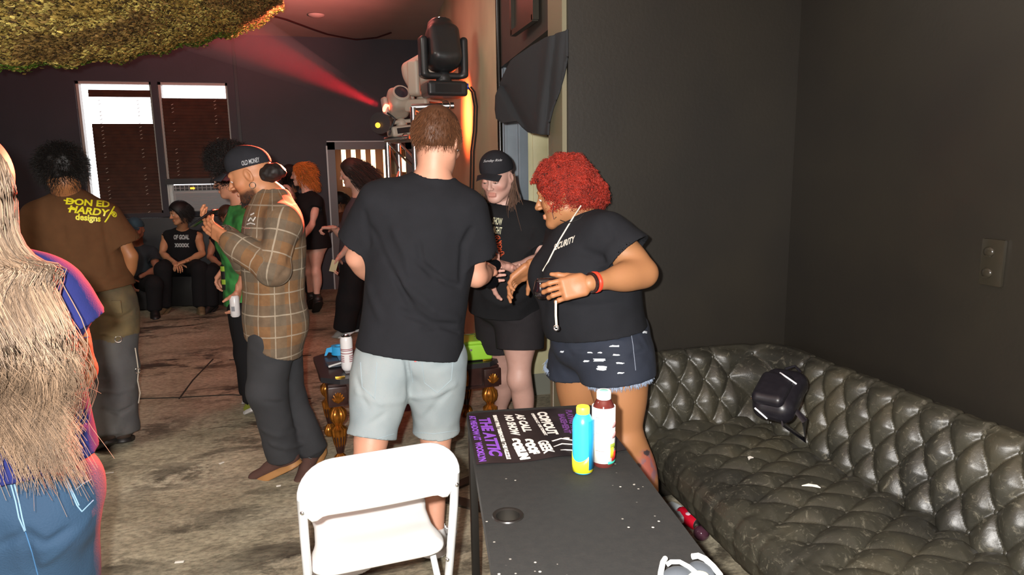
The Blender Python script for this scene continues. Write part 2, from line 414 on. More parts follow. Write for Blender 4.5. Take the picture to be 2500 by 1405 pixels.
def arm(J, m, S, o=0., upto=2):
    g = m.get('arm', 1.); a, e, w_ = J['sh'+S], J['el'+S], J['wr'+S]
    L = [ell(a, V(.056, .056, .058)*g+o, k=.04), cap(a, e, .047*g+o, .038*g+o, k=.03), ell(lerp(a, e, .5), V(.046, .046, .09)*g+o, R=_rot(a, e), k=.03)]
    L += [cap(e, w_, .037*g+o, .0245*g**.5+o, k=.02), ell(lerp(e, w_, .28), V(.041, .038, .075)*g+o, R=_rot(e, w_), k=.03)]
    return L
def _rot(a, b):
    z = unit(b-a); x = unit(np.cross(z, V(.3, .9, .1))); return np.stack([x, np.cross(z, x), z], 1)
def leg(J, m, S, o=0.):
    g = m.get('leg', 1.); a, k_, n = J['hp'+S], J['kn'+S], J['an'+S]; up, r, f, rp, fp = bframe(J)
    z = unit(n-k_); bk = -unit(fp-z*(fp@z))
    return [cap(a, k_, .086*g+o, .054*g+o, k=.05), ell(lerp(a, k_, .25), V(.088, .09, .15)*g+o, R=_rot(a, k_), k=.05), cap(k_, n, .05*g+o, .034*g**.5+o, k=.03),
            ell(lerp(k_, n, .3)+bk*.018, V(.048, .052, .11)*g+o, R=_rot(k_, n), k=.04), ell(k_-bk*.012, V(.046, .046, .05)*g+o, k=.03)]
def foot_prims(J, S):
    n, t = J['an'+S], J['to'+S]; d = unit(t-n)
    return [cap(n, n-UP*.04, .036, .036, k=.02), cap(n-UP*.04-d*.02, t-UP*.0, .033, .026, k=.02)]
def body(root, J, m, skin, h=.005, hh=.003, headcol=None, hands={}, hf=None, headkw={}, skip=(), name='body', feet=False, nr=.056):
    parts = []
    L = torso(J, m)
    for S in 'LR':
        if 'arm'+S not in skip: L += arm(J, m, S)
        if 'leg'+S not in skip: L += leg(J, m, S)
        if feet: L += foot_prims(J, S)
    L.append(cap(H(hf, 0, -.022, -.055), J['nb'], nr*hf['s'], nr*1.08*hf['s'], k=.035))
    v, f = sdf(L, h); parts.append((v, f, np.tile(V(*skin), (len(v), 1))))
    v, f = sdf(head_prims(hf, J['nb'], nr=nr*1.006, **headkw), hh); c = np.tile(V(*skin), (len(v), 1)); q = hl(hf, v)
    lip = (np.abs(q[:, 0]) < .023) & (q[:, 1] > .086) & (q[:, 2] < -.05) & (q[:, 2] > -.078)
    c[lip] = c[lip]*V(.92, .70, .68); ck = np.exp(-(((np.abs(q[:, 0])-.045)/.02)**2+((q[:, 2]+.03)/.025)**2))*(q[:, 1] > .03)
    c *= 1-ck[:, None]*V(.0, .16, .16)
    if headcol: c = headcol(q, c)
    parts.append((v, f, c))
    for S, kw in hands.items():
        kw = dict(kw); w_ = J['wr'+S]; v, f = sdf(hand_prims(w_, kw.pop('d'), kw.pop('n'), kw.pop('thumb'), **kw), min(hh, .0032)); c = np.tile(V(*skin)*V(1., .93, .92), (len(v), 1)); parts.append((v, f, c))
    off = 0; vs, fs, cs = [], [], []
    for v, f, c in parts: vs.append(v); fs.append(f+off); cs.append(c); off += len(v)
    me = meshq(name, np.concatenate(vs), np.concatenate(fs).astype(np.int32), np.concatenate(cs))
    return link(name, me, mat('skin', rough=.52, attr='Col', noise=(28, (.30, .12, .07), .12), bump=(180, .12, .002)), root)
def pixhit(tree, x, y):
    r = ray(x, y); h = tree.ray_cast(Vector(CAMP), Vector(unit(r))); return (None, None) if h[0] is None else (np.array(h[0]), np.array(h[1]))
def garment(name, prims, root, m, h=.006, disp=None, post=None, crease=(), cols=None, uv=None):
    if post is None and 'hem' in prims[0]: post = plane(*prims[0]['hem'])
    if crease:
        v, f = sdf(prims, .013, None, post); t = BVHTree.FromPolygons([tuple(map(float, q)) for q in v], [tuple(map(int, q)) for q in f]); segs = []
        for c in crease:
            pts = c[:-2]; w_, am = c[-2:]
            hs = [pixhit(t, pts[i], pts[i+1])[0] for i in range(0, len(pts), 2)]; hs = [q for q in hs if q is not None]
            for a, b in zip(hs, hs[1:]): segs.append((a, b, w_, am))
        if segs:
            fs = folds(segs); disp = fs if disp is None else addf(disp, fs)
    v, f = sdf(prims, h, disp, post)
    me = meshq(name, v, f.astype(np.int32), cols(v) if cols else None, uv=uv(v) if uv else None)
    return link(name, me, m, root)
def plane(p, n):
    p = V(*p); n = unit(n); return lambda pts, d: np.maximum(d, (pts-p)@n)
def tee_prims(J, m, off=.018, sleeve=.6, slw=.022, hem=None, hemw=.17, neck=.066, drop=0., ft=.66):
    up, r, f, rp, fp = bframe(J); L0 = torso(J, m, off); L = []
    hem = V(*hem)
    L0.append(cap(lerp(J['pel'], J['nb'], .62), hem-unit(J['nb']-hem)*.03, hemw*.92, hemw, flat=(f, ft*m.get('t', 1)), k=.07, clip=[(hem, hem-J['nb'])]))
    for S in 'LR':
        a, e = J['sh'+S], J['el'+S]; ax = unit(e-a); g = m.get('arm', 1.); end = lerp(a, e, sleeve)
        L.append(cap(a+up*.0, lerp(a, e, sleeve+.15), .055*g+off, .05*g+off+slw, k=.045, clip=[(end, ax)]))
        L.append(cap(end-ax*.025, end+ax*.05, .045*g+off+slw-.010, .05*g+off+slw-.008, k=.003, op='s', clip=[(end-ax*.022, -ax)]))
    L += L0
    L.append(cap(J['nb']-up*.012, J['nb']+up*.2, neck, neck+.03, k=.012, op='s'))
    L[0]['hem'] = (hem, unit(hem-J['nb']))
    return L
def pants_prims(J, m, o=.010, rk=.09, ra=.085, upto=1., clipd=.015, frac=None):
    L = torso(J, m, o)[-3:]
    for S in 'LR':
        lp = leg(J, m, S, o)
        if upto >= 1:
            L += lp+[cap(J['hp'+S], J['kn'+S], .09*m.get('leg', 1)+o, rk, k=.05), cap(J['kn'+S], J['an'+S], rk, ra, k=.04)]
        else:
            e = lerp(J['hp'+S], J['kn'+S], upto); L += lp[:2]+[cap(J['hp'+S], e, .09*m.get('leg', 1)+o, rk, k=.05)]
    return L
def legpost(J, ends, top=None):
    """cut each leg at its own hem: ends = {S:(point, dir)}"""
    mid = (J['hpL']+J['hpR'])/2; ax = unit(J['hpR']-J['hpL'])
    def f(p, d):
        km = (J['anL']+J['anR'])/2; t = np.clip((mid[2]-p[:, 2])/max(mid[2]-km[2], .1), 0, 1)[:, None]; sd = p-(mid+(km-mid)*t)
        axb = unit(lerp(J['hpR']-J['hpL'], ends['R'][0]-ends['L'][0], .7)); w_ = sd@axb
        d = np.where(w_ < 0, np.maximum(d, (p-ends['L'][0])@unit(ends['L'][1])), np.maximum(d, (p-ends['R'][0])@unit(ends['R'][1])))
        return d if top is None else np.maximum(d, (p-top)@UP)
    return f
def shoe(root, an, toe, L_=.28, color=None, sole=None, up=(0, 0, 1), wid=.048, high=.05, lace=None, name='shoe', stripes=None, solet=.028, accent=None):
    """shoe along heel->toe on the ground plane through its own up vector"""
    an = V(*an); d = unit(V(*toe)-an); u = unit(V(*up)-d*(V(*up)@d)); r = np.cross(d, u); heel = an-d*.065
    t = .075-high*0
    b = an-u*(an-V(*toe)@u*u*0)@u*0
    R = np.stack([r, d, u], 1); base = heel-u*.085
    L = [cap(base+u*.052+d*.035, base+u*.042+d*(L_-.045), wid*.86, wid*.74, flat=(u, .8), k=.03), cap(base+u*.055+d*.045, base+u*(.085+high)+d*.055, wid*.92, wid*.82, k=.035, clip=[(base+u*(.085+high), u)]),
         cap(base+u*.075+d*.07, base+u*.06+d*.17, wid*.66, wid*.5, k=.03)]
    v, f = sdf(L, .005, post=lambda p, dd: np.maximum(dd, (base+u*.02-p)@u))
    o = link(name, meshq(name, v, f.astype(np.int32)), color, root)
    S_ = [cap(base+u*.0+d*.045, base+d*(L_-.05), wid*.98, wid*.98, k=.02), cap(base+d*.05, base+d*(L_-.12), wid*.92, wid*1.04, k=.02)]
    v, f = sdf(S_, .005, post=lambda p, dd: np.maximum(np.maximum(dd, (p-base-u*solet)@u), (base-p)@u))
    link('sole', meshq('sole', v, f.astype(np.int32)), sole, o)
    if lace:
        mb = MB()
        for k in range(4):
            q = base+d*(.095+.022*k)+u*(.125-.014*k+high*.1); mb.tube([q-r*.03-u*.012, q+u*.004, q+r*.03-u*.012], .003, 6)
        mb.out('laces', lace, o)
    if stripes:
        tr = bvh_of(o.data)
        for q in (-1, 1):
            mb = MB()
            for k in range(3):
                pts = []
                for z in np.linspace(.034, .075, 5):
                    p = base+d*(.12+.022*k-.3*(z-.034))+u*z+r*q*.12; h_ = tr.ray_cast(Vector(p), Vector(-r*q), .2)
                    if h_[0] is not None: pts.append(np.array(h_[0])+r*q*.001)
                if len(pts) > 2: mb.tube(pts, .0042, 6)
            mb.out('stripes', stripes, o)
    return o
def eyes(root, hf, iris=(.08, .05, .03), lid=.0):
    for q in (-1, 1):
        mb = MB(); c = H(hf, q*.031, .0795, .0085); mb.sph(c, .0128*hf['s'], 12); o = mb.out('eye', mat('eye_white', (.75, .72, .68), .2), root)
        mb = MB(); mb.sph(H(hf, q*.031, .0872, .006), .006*hf['s'], 10); mb.out('iris', mat('iris', iris, .1), o)
def brows(root, hf, m, w_=.0035):
    for q in (-1, 1):
        mb = MB(); pts = [H(hf, q*x, y, z) for x, y, z in ((.012, .0925, .029), (.025, .0925, .034), (.038, .086, .034), (.047, .076, .028))]
        mb.tube(pts, [w_*.7, w_, w_*.9, w_*.4], 6, flat=1); mb.out('eyebrow', m, root)
def cap_hat(root, hf, m, brim=.075, yaw=0., lift=0., textfn=None, bw=.068, tilt=0.):
    """baseball cap; returns crown object"""
    s = hf['s']; R = hf['R']; R2 = R@np.array(Matrix.Rotation(yaw, 3, 'Z'))
    hf2 = dict(c=hf['c'], R=R2, s=s)
    L = [ell(H(hf2, 0, -.015, .045+lift), V(.088, .108, .09)*s, R=R2, k=.02), ell(H(hf2, 0, .01, .085+lift), V(.068, .075, .06)*s, R=R2, k=.03)]
    bot = H(hf2, 0, 0, .036+lift)
    nrm = -(R2@unit(V(0, -.12+tilt, 1)))
    L.append(ell(H(hf2, 0, -.018, .03), V(.0795, .0995, .082)*s, R=R2, op='s', k=.003))
    o = garment('cap', L, root, m, .0035, post=plane(bot, nrm))
    # brim: curved plate
    B = []
    for i in range(15):
        a = -1.15+2.3*i/14; x = bw*1.06*math.sin(a)/math.sin(1.15)
        row = []
        for j in range(7):
            t = j/6; yy = .083+(math.cos(a)-.4)*.03*(1-t*.2)+t*brim*(math.cos(a*1.05))**.55; zz = .046+lift-.008*t-3.2*x*x*(.35+.65*t)+.012*(1-abs(a)/1.15)
            row.append((x*(1-.10*t), yy, zz))
        B.append(row)
    vs = []
    for off in (0, -.0035):
        for row in B:
            for q in row: vs.append(H(hf2, q[0], q[1], q[2]+off))
    n = 7; fs = []; K = 15*n
    for i in range(14):
        for j in range(6):
            a = i*n+j; fs.append((a, a+1, a+n+1, a+n)); fs.append((K+a, K+a+n, K+a+n+1, K+a+1))
    for i in range(14): a = i*n+6; fs.append((a, K+a, K+a+n, a+n))
    for j in range(6):
        fs.append((j, K+j, K+j+1, j+1)); a = 14*n+j; fs.append((a, a+1, K+a+1, K+a))
    link('brim', meshq('brim', np.array(vs), fs), m, o)
    mb = MB(); mb.sph(H(hf2, 0, -.0, .1445+lift), .006*s, 8); mb.out('cap_button', m, o)
    return o
def strands(n, start, direction, length, K=12, rad=.0016, curl=0., curlf=6, seed=0, grav=.0, col=(.1, .05, .03), colv=.3, jitter=.2, tip=.25, turns=0, helix=0., seg=4):
    """start (n,3), direction (n,3): hair locks"""
    rs = np.random.RandomState(seed); t = np.linspace(0, 1, K)[None, :, None]; Lg = (np.asarray(length)*np.ones(n)*(1+jitter*(rs.rand(n)-.5)*2))[:, None, None]
    D = direction/np.linalg.norm(direction, axis=1, keepdims=True); D = D+jitter*rs.randn(n, 3)*.3
    p = start[:, None, :]+D[:, None, :]*t*Lg+V(0, 0, -1)*grav*(t**2)*Lg
    if curl:
        ph = rs.rand(n, 1, 3)*6.28; p = p+curl*np.sin(t*curlf+ph)*t**.6
    if helix:
        D_ = D/np.linalg.norm(D, axis=1, keepdims=True); X = np.cross(D_, V(.2, .3, .93)); X /= np.linalg.norm(X, axis=1, keepdims=True)+1e-9; Y = np.cross(D_, X); a = t*turns*6.283+rs.rand(n, 1, 1)*6.28
        p = p+helix*(X[:, None]*np.cos(a)+Y[:, None]*np.sin(a))*np.clip(t*4, 0, 1)
    r = rad*(1-(1-tip)*np.linspace(0, 1, K)[None, :]**2)*np.ones((n, 1)); c = V(*col)*(1+colv*rs.randn(n, 1, 1)); c = np.clip(c, .002, 1)*np.ones((n, K, 1))
    return tubes(p, r, seg, c)
def joinmesh(name, parts, m, root):
    off = 0; vs, fs, cs = [], [], []
    for v, f, c in parts: vs.append(v); fs.append(f+off); cs.append(c); off += len(v)
    return link(name, meshq(name, np.concatenate(vs), np.concatenate(fs).astype(np.int32), np.concatenate(cs)), m, root)
# ------------------------------------------------------------------ the room
def struct(o): o['kind'] = 'structure'; return o
wallm = mat('black_wall_paint', hexc('#231f18'), .5, noise=(2.2, hexc('#1b1814'), .8), bump=(60, .15, .004))
wallb = mat('dark_plum_wall_paint', hexc('#312b33'), .6, noise=(1.5, hexc('#242026'), .7), bump=(50, .2, .004))
CEIL = 3.26
# a few pale chips in the black paint
_nt = wallm.node_tree; _b = _nt.nodes['Principled BSDF']; _src = _b.inputs['Base Color'].links[0].from_socket
_v = _nt.nodes.new('ShaderNodeTexVoronoi'); _v.inputs['Scale'].default_value = 3.2; _c = [n for n in _nt.nodes if n.type == 'TEX_COORD'][0]; _nt.links.new(_c.outputs['Object'], _v.inputs['Vector'])
_m = _nt.nodes.new('ShaderNodeMath'); _m.operation = 'LESS_THAN'; _m.inputs[1].default_value = .012; _nt.links.new(_v.outputs['Distance'], _m.inputs[0])
_x = _nt.nodes.new('ShaderNodeMix'); _x.data_type = 'RGBA'; _x.inputs['B'].default_value = (*hexc('#565146'), 1); _nt.links.new(_m.outputs[0], _x.inputs['Factor']); _nt.links.new(_src, _x.inputs['A']); _nt.links.new(_x.outputs['Result'], _b.inputs['Base Color'])
def wallbox(name, x0, x1, y0, y1, z0, z1, m): return struct(MB().box(((x0+x1)/2, (y0+y1)/2, (z0+z1)/2), (x1-x0, y1-y0, z1-z0)).out(name, m, smooth=False))
# floor: worn stained concrete
fm = bpy.data.materials.new('stained_concrete'); fm.use_nodes = True; nt = fm.node_tree; N = nt.nodes; L = nt.links
tc = N.new('ShaderNodeTexCoord'); mp = N.new('ShaderNodeMapping'); mp.inputs['Scale'].default_value = (1.0, 1.9, 1); mp.inputs['Rotation'].default_value = (0, 0, .35); L.new(tc.outputs['Object'], mp.inputs[0])
def noise_(sc, det, rough=.6, vec=None, dist=0):
    n = N.new('ShaderNodeTexNoise'); n.inputs['Scale'].default_value = sc; n.inputs['Detail'].default_value = det; n.inputs['Roughness'].default_value = rough; n.inputs['Distortion'].default_value = dist
    L.new((vec or mp).outputs[0], n.inputs['Vector']); return n
def ramp_(src, stops):
    r = N.new('ShaderNodeValToRGB'); e = r.color_ramp.elements
    while len(e) < len(stops): e.new(.5)
    for q, (p_, c_) in zip(e, stops): q.position = p_; q.color = (*c_, 1)
    L.new(src, r.inputs[0]); return r
def mix_(f, a, b, mode='MIX'):
    m_ = N.new('ShaderNodeMix'); m_.data_type = 'RGBA'; m_.blend_type = mode
    if isinstance(f, float): m_.inputs['Factor'].default_value = f
    else: L.new(f, m_.inputs['Factor'])
    for s_, k in ((a, 'A'), (b, 'B')):
        if isinstance(s_, tuple): m_.inputs[k].default_value = (*s_, 1)
        else: L.new(s_, m_.inputs[k])
    return m_
basec = ramp_(noise_(1.3, 6, .65).outputs['Fac'], [(.32, hexc('#9a9078')), (.5, hexc('#beb399')), (.68, hexc('#d0c6ad'))])
stain = ramp_(noise_(2.6, 9, .72, dist=.6).outputs['Fac'], [(.47, (0, 0, 0)), (.56, (1, 1, 1))])
patch = ramp_(noise_(.8, 4, .55).outputs['Fac'], [(.42, (0, 0, 0)), (.6, (1, 1, 1))])
sm = N.new('ShaderNodeMath'); sm.operation = 'MULTIPLY'; L.new(stain.outputs[0], sm.inputs[0]); L.new(patch.outputs[0], sm.inputs[1])
c1 = mix_(sm.outputs[0], basec.outputs[0], hexc('#4b4234'))
fine = ramp_(noise_(28, 5, .7).outputs['Fac'], [(.35, hexc('#9a9a9a')), (.6, (1, 1, 1))])
c2 = mix_(.8, c1.outputs['Result'], fine.outputs[0], 'MULTIPLY')
big = ramp_(noise_(.35, 3).outputs['Fac'], [(.35, hexc('#8c8c88')), (.62, (1, 1, 1))]); c3 = mix_(.7, c2.outputs['Result'], big.outputs[0], 'MULTIPLY')
bs = N['Principled BSDF']; L.new(c3.outputs['Result'], bs.inputs['Base Color']); bs.inputs['Roughness'].default_value = .75
bp = N.new('ShaderNodeBump'); bp.inputs['Strength'].default_value = .35; bp.inputs['Distance'].default_value = .01; L.new(noise_(14, 8, .7).outputs['Fac'], bp.inputs['Height']); L.new(bp.outputs[0], bs.inputs['Normal'])
struct(MB().box((-1.2, 4.3, -.05), (7.2, 12.4, .1)).out('floor', fm, smooth=False))
crack = mat('floor_joint', hexc('#2a261f'), .9)
for k, pts in enumerate([[G(437, 975), G(470, 930), G(520, 878)], [G(330, 975), G(437, 972), G(560, 965), G(760, 975)], [G(250, 1000), G(330, 978)], [G(560, 880), G(760, 868)]]):
    mb = MB(); mb.tube([p+V(0, 0, -.001) for p in pts], .007, 6, flat=1); struct(mb.out('trim_%d' % (k+10), crack))
struct(MB().box((-1.2, 4.3, CEIL+.05), (7.2, 12.4, .1)).out('ceiling', mat('ceiling_paint', hexc('#b9a398'), .8, noise=(1.2, hexc('#9c857b'), .5)), smooth=False))
# right wall, end wall behind the sofa arm
wallbox('wall_right', 2.12, 2.24, -1.7, 2.97, 0, CEIL, wallm)
wallbox('wall_alcove', 1.01, 2.12, 2.85, 3.06, 0, CEIL, wallm)
wallbox('wall_left', -4.7, -4.58, -1.7, 9.7, 0, CEIL, wallb)
wallbox('wall_front', -4.7, 2.24, -1.82, -1.7, 0, CEIL, wallb)
# back wall with two window openings and a doorway
YB = 9.6; WX = [(-2.80, -1.97), (-1.90, -1.10)]; WZ = (1.09, 2.68); DX = (.06, 1.16); DZ = 1.95
mb = MB()
def bw(x0, x1, z0, z1): mb.box(((x0+x1)/2, YB+.08, (z0+z1)/2), (x1-x0, .16, z1-z0))
bw(-4.7, WX[0][0], 0, CEIL); bw(WX[0][0], WX[1][1], 0, WZ[0]); bw(WX[0][0], WX[1][1], WZ[1], CEIL); bw(WX[0][1], WX[1][0], *WZ)
bw(WX[1][1], DX[0], 0, CEIL); bw(DX[0], DX[1], DZ, CEIL); bw(DX[1], 1.75, 0, CEIL)
struct(mb.out('wall_back', wallb, smooth=False))
mb = MB(); mb.box((-.99, YB-.005, 1.63), (.035, .02, 3.26)); struct(mb.out('trim_1', mat('black_trim', hexc('#1b1719'), .5)))
# long side wall (slightly skewed) with the recess where the side door stands
sidem = mat('olive_side_wall', hexc('#d2c7a4'), .6, noise=(1.1, hexc('#82765c'), .6, 3), bump=(40, .2, .004))
A0, A1 = V(1.125, 4.5, 0), V(1.41, 9.62, 0); n_ = unit(np.cross(A1-A0, UP))*.14
mb = MB(); mb.prism([A0, A1, A1+n_, A0+n_], (0, 0, 0), UP*CEIL); struct(mb.out('wall_side', sidem, smooth=False))
mb = MB(); mb.prism([V(1.03, 3.06, 2.2), V(1.122, 4.5, 2.2), V(1.25, 4.5, 2.2), V(1.15, 3.06, 2.2)], (0, 0, 0), UP*(CEIL-2.2)); struct(mb.out('wall_header', mat('dark_olive_header', hexc('#3a342a'), .6, noise=(1.5, hexc('#211c19'), .9)), smooth=False))
wallbox('wall_recess', 1.26, 2.6, 4.52, 4.62, 0, CEIL, mat('recess_wall', hexc('#8b8771'), .7)); wallbox('wall_recess_end', 2.12, 2.24, 2.97, 4.62, 0, CEIL, wallm)
steel = mat('blue_grey_metal', hexc('#7f8a93'), .45, .1, noise=(8, hexc('#6d767c'), .5)); cream = mat('cream_paint', hexc('#c9c49c'), .5, noise=(3, hexc('#8d8763'), .55))
d = empty('door_1', (1.35, 4.5, 0), 'pale cream side door in a blue grey metal frame beside the dark corner', 'door'); d['kind'] = 'structure'
MB().box((1.215, 4.48, 1.1), (.17, .06, 2.2), bev=.005).box((1.145, 4.44, 1.1), (.018, .03, 2.2)).box((1.235, 4.44, 1.1), (.012, .02, 2.2)).out('door_frame', steel, d)
mb = MB(); mb.box((1.53, 4.49, 1.18), (.48, .04, 2.04), bev=.004); mb.box((1.385, 4.465, 1.55), (.1, .012, 1.1), bev=.004); dl = mb.out('door_leaf', cream, d)
MB().box((1.56, 4.505, .08), (.54, .03, .16)).out('kick_plate', mat('grey_kick', hexc('#77786c'), .6), d)
mb = MB(); mb.tube([(1.105, 4.42, 0), (1.105, 4.42, CEIL)], .016, 10); struct(mb.out('trim_2', mat('black_gloss', hexc('#15130f'), .25)))
mb = MB(); mb.box((1.0, 2.965, 1.63), (.02, .19, 3.26)); struct(mb.out('trim_3', mat('olive_jamb', hexc('#6e6852'), .5), smooth=False))
mb = MB(); mb.box((1.06, 3.09, 1.1), (.1, .03, 2.2)); struct(mb.out('trim_4', mat('black_trim'), smooth=False))
p0 = P(1356, 300, 3.15); q0 = P(1352, 990, 3.2)
mb = MB(); mb.tube([P(1352, 200, 3.17), P(1352, 1040, 3.17)], .010, 12); po = mb.out('chrome_pole', mat('chrome', (.75, .75, .75), .18, 1.), None)
tag(po, 'shiny chrome pole standing at the edge of the side door opening', 'pole')
# dark framed panel high on the side wall
mb = MB(); mb.box((1.02, 3.75, 2.72), (.03, .03, .9)); mb.box((1.02, 3.35, 2.72), (.03, .03, .9)); mb.box((1.02, 3.55, 2.28), (.03, .4, .03))
mb.box((1.027, 3.55, 2.75), (.01, .4, .9)); tag(mb.out('wall_panel', mat('smoked_panel', hexc('#2a2720'), .3), None), 'dark framed panel high on the side wall above the black cloth', 'panel')

# ---- windows with wooden blinds
frm = mat('window_frame_paint', hexc('#a39a90'), .4); wood = mat('brown_slats', hexc('#4a2f22'), .4, noise=(12, hexc('#2e1b14'), .6)); dark = mat('black_trim')
cord = mat('pale_cord', hexc('#c9bfae'), .5)
glass = mat('window_glass', (1, 1, 1), .0, trans=1.)
for k, (x0, x1) in enumerate(WX):
    wn = empty('window_%d' % (k+1), ((x0+x1)/2, YB, WZ[0]), None, None); wn['kind'] = 'structure'
    tag(wn, ['left window with brown blinds half open and glaring daylight', 'right window with closed brown blinds above the air conditioner'][k], 'window')
    mb = MB(); t = .03
    for c, s in (((x0+t/2, YB+.1, 1.885), (t, .1, 1.59)), ((x1-t/2, YB+.1, 1.885), (t, .1, 1.59)), (((x0+x1)/2, YB+.1, WZ[1]-t/2), (x1-x0, .1, t)), (((x0+x1)/2, YB+.1, WZ[0]+t/2), (x1-x0, .1, t))): mb.box(c, s)
    mb.out('window_frame', frm, wn)
    MB().box(((x0+x1)/2, YB+.13, 1.885), (x1-x0-.06, .006, 1.53)).out('pane', glass, wn)
    bl = MB(); bx0 = x0+(.13 if k == 0 else .03); bx1 = x1-.02; z = 2.56 if k == 0 else 2.47; bot = 1.1 if k == 0 else 1.50
    i = 0
    while z > bot:
        opn = (k == 0 and 2.19 < z < 2.50)
        a = math.radians(4 if opn else 68); dz = .040
        bl.box(((bx0+bx1)/2, YB+.035, z), (bx1-bx0, .048, .003), Matrix.Rotation(a, 3, 'X')); z -= dz; i += 1
    bl.box(((bx0+bx1)/2, YB+.035, bot-.01), (bx1-bx0, .04, .02)); b = bl.out('window_blind', wood, wn, smooth=False)
    mb = MB()
    for cx in (bx0+.12, bx1-.14):
        zz = 2.45
        while zz > bot:
            if random.random() < .62: mb.tube([(cx-.012, YB-.004, zz), (cx+.012, YB-.006, zz+.012)], .0035, 5)
            zz -= .045
    mb.out('blind_ladder', cord, b)
# air conditioner standing in the right window
ac = empty('air_conditioner', (-1.5, YB-.08, 1.09), 'pale grey window air conditioner below the right blinds', 'air conditioner')
acm = mat('ac_plastic', hexc('#a5a7a6'), .5)
MB().box((-1.44, YB-.06, 1.27), (.72, .28, .32), bev=.015).out('housing', acm, ac)
mb = MB()
for i in range(13): mb.box((-1.44, YB-.205, 1.135+i*.016), (.66, .008, .009))
mb.out('intake_grille', mat('ac_grille', hexc('#8d9092'), .5), ac)
MB().box((-1.44, YB-.205, 1.395), (.68, .012, .06)).out('air_outlet', mat('ac_dark', hexc('#2c2c2e'), .5), ac)
mb = MB()
for i in range(14): mb.box((-1.76+i*.05, YB-.214, 1.395), (.008, .012, .06))
mb.box((-1.44, YB-.214, 1.395), (.68, .01, .006)); mb.out('outlet_vanes', acm, ac)
MB().box((-1.57, YB-.222, 1.392), (.05, .006, .022)).out('indicator_light', mat('amber_glow', (1, .5, .05), emit=(1, .45, .03), es=2.2), ac)
mb = MB()
for i in range(5): mb.box((-1.905+i*.018, YB+.02, 1.28), (.016, .02+.016*(i % 2), .36))
mb.out('side_curtain', mat('accordion_panel', hexc('#e8e6e0'), .6, trans=.25), ac)
mb = MB(); mb.box((-1.5, YB-.03, 1.475), (.82, .05, .07)); mb.out('top_rail', dark, ac)
# long low black panel on the back wall under the windows
mb = MB(); mb.box((-2.2, 9.51, .52), (4.1, .15, 1.04), bev=.01); tag(mb.out('counter', mat('black_wainscot', hexc('#17171a'), .5, noise=(3, hexc('#24242a'), .6)), None), 'long black counter front along the back wall under the windows', 'counter')
# ---- doorway to the lit back room
dm = mat('door_jamb_brown', hexc('#4a2a22'), .4)
dj = empty('door_2', ((DX[0]+DX[1])/2, YB, 0), 'open doorway in the back wall to a warmly lit room', 'doorway'); dj['kind'] = 'structure'
MB().box((DX[0]+.05, YB-.01, .97), (.1, .05, 1.95)).box((DX[1]-.04, YB-.01, .97), (.08, .05, 1.95)).box(((DX[0]+DX[1])/2, YB-.01, 1.9), (DX[1]-DX[0], .05, .1)).out('jamb', dm, dj, smooth=False)
MB().box((DX[0]-.003, YB-.036, .95), (.018, .012, 1.9)).box(((DX[0]+DX[1])/2, YB-.038, 1.955), (DX[1]-DX[0], .01, .012)).out('metal_edge', mat('bright_edge', (.35, .33, .32), .5, .6), dj, smooth=False)
wallbox('wall_room', -.4, 1.75, 11.4, 11.5, 0, 2.6, mat('room_wall', hexc('#5a3c2c'), .7)); wallbox('wall_room_left', -.4, -.3, 9.76, 11.4, 0, 2.6, mat('room_wall')); wallbox('wall_room_right', 1.65, 1.75, 9.76, 11.4, 0, 2.6, mat('room_wall'))
wallbox('ceiling_room', -.4, 1.75, 9.76, 11.5, 2.6, 2.7, mat('room_wall')); wallbox('floor_room', -.4, 1.75, 9.7, 11.5, -.1, .0, fm)
warm = mat('warm_tube', (1, .8, .55), emit=(1, .62, .32), es=5)
for i, (x, dz) in enumerate(((838, 0), (862, .0), (886, -.1), (910, -.08), (940, .0))):
    a = onY(x, 366, 11.1); t = MB().tube([a, a-V(0, 0, .55+dz+.1*(i % 2))], .035, 10).out('light_tube', warm, None)
    MB().tube([a, V(a[0], a[1], 2.61)], .004, 5).out('cord', dark, t)
    tag(t, ['leftmost', 'second from left', 'middle', 'second from right', 'rightmost'][i]+' of the five warm tube lights glowing in the back doorway', 'light', 'tube lights in the back doorway')
a = onY(988, 402, 10.6); lt = MB().sph(a, (.16, .06, .11), 20).out('lamp', mat('warm_lamp', (1, .8, .6), emit=(1, .55, .25), es=7), None); MB().tube([a, V(a[0], a[1], 2.61)], .005, 5).out('cord', dark, lt); tag(lt, 'bright round warm lamp glowing behind the truss in the doorway', 'lamp')
pp = onY(958, 400, 10.2); tag(MB().box(pp, (.13, .02, .3)).tube([pp, V(pp[0], pp[1], 2.61)], .004, 5).out('paper_sheet', mat('warm_paper', hexc('#c9b48e'), .7), None), 'pale sheet hanging inside the doorway left of the round lamp', 'sheet')

# ---- camouflage net
far = [(-300, 190, 4.0), (-120, 172, 4.1), (0, 160, 4.2), (150, 151, 4.4), (300, 136, 4.7), (420, 112, 5.0), (520, 92, 5.3), (610, 68, 5.8), (690, 18, 6.3)]
fp_ = np.array([P(*q) for q in far]); near = np.array([P(q[0]*1.15-150, -520, 1.9+.06*i) for i, q in enumerate(far)])
def netpt(u, v):
    i = min(int(u*8), 7); t = u*8-i; a = lerp(fp_[i], fp_[i+1], t); b = lerp(near[i], near[i+1], t); p = lerp(a, b, v)
    return p+V(0, 0, .10*math.sin(9*u+3*v)*v*(1-v)*2-.16*math.sin(math.pi*v)+.015*math.sin(60*u)*(1-v))
gu, gv = 90, 60; vs = np.array([netpt(i/(gu-1), j/(gv-1)) for i in range(gu) for j in range(gv)]); fs = np.array([(i*gv+j, i*gv+j+1, (i+1)*gv+j+1, (i+1)*gv+j) for i in range(gu-1) for j in range(gv-1)])
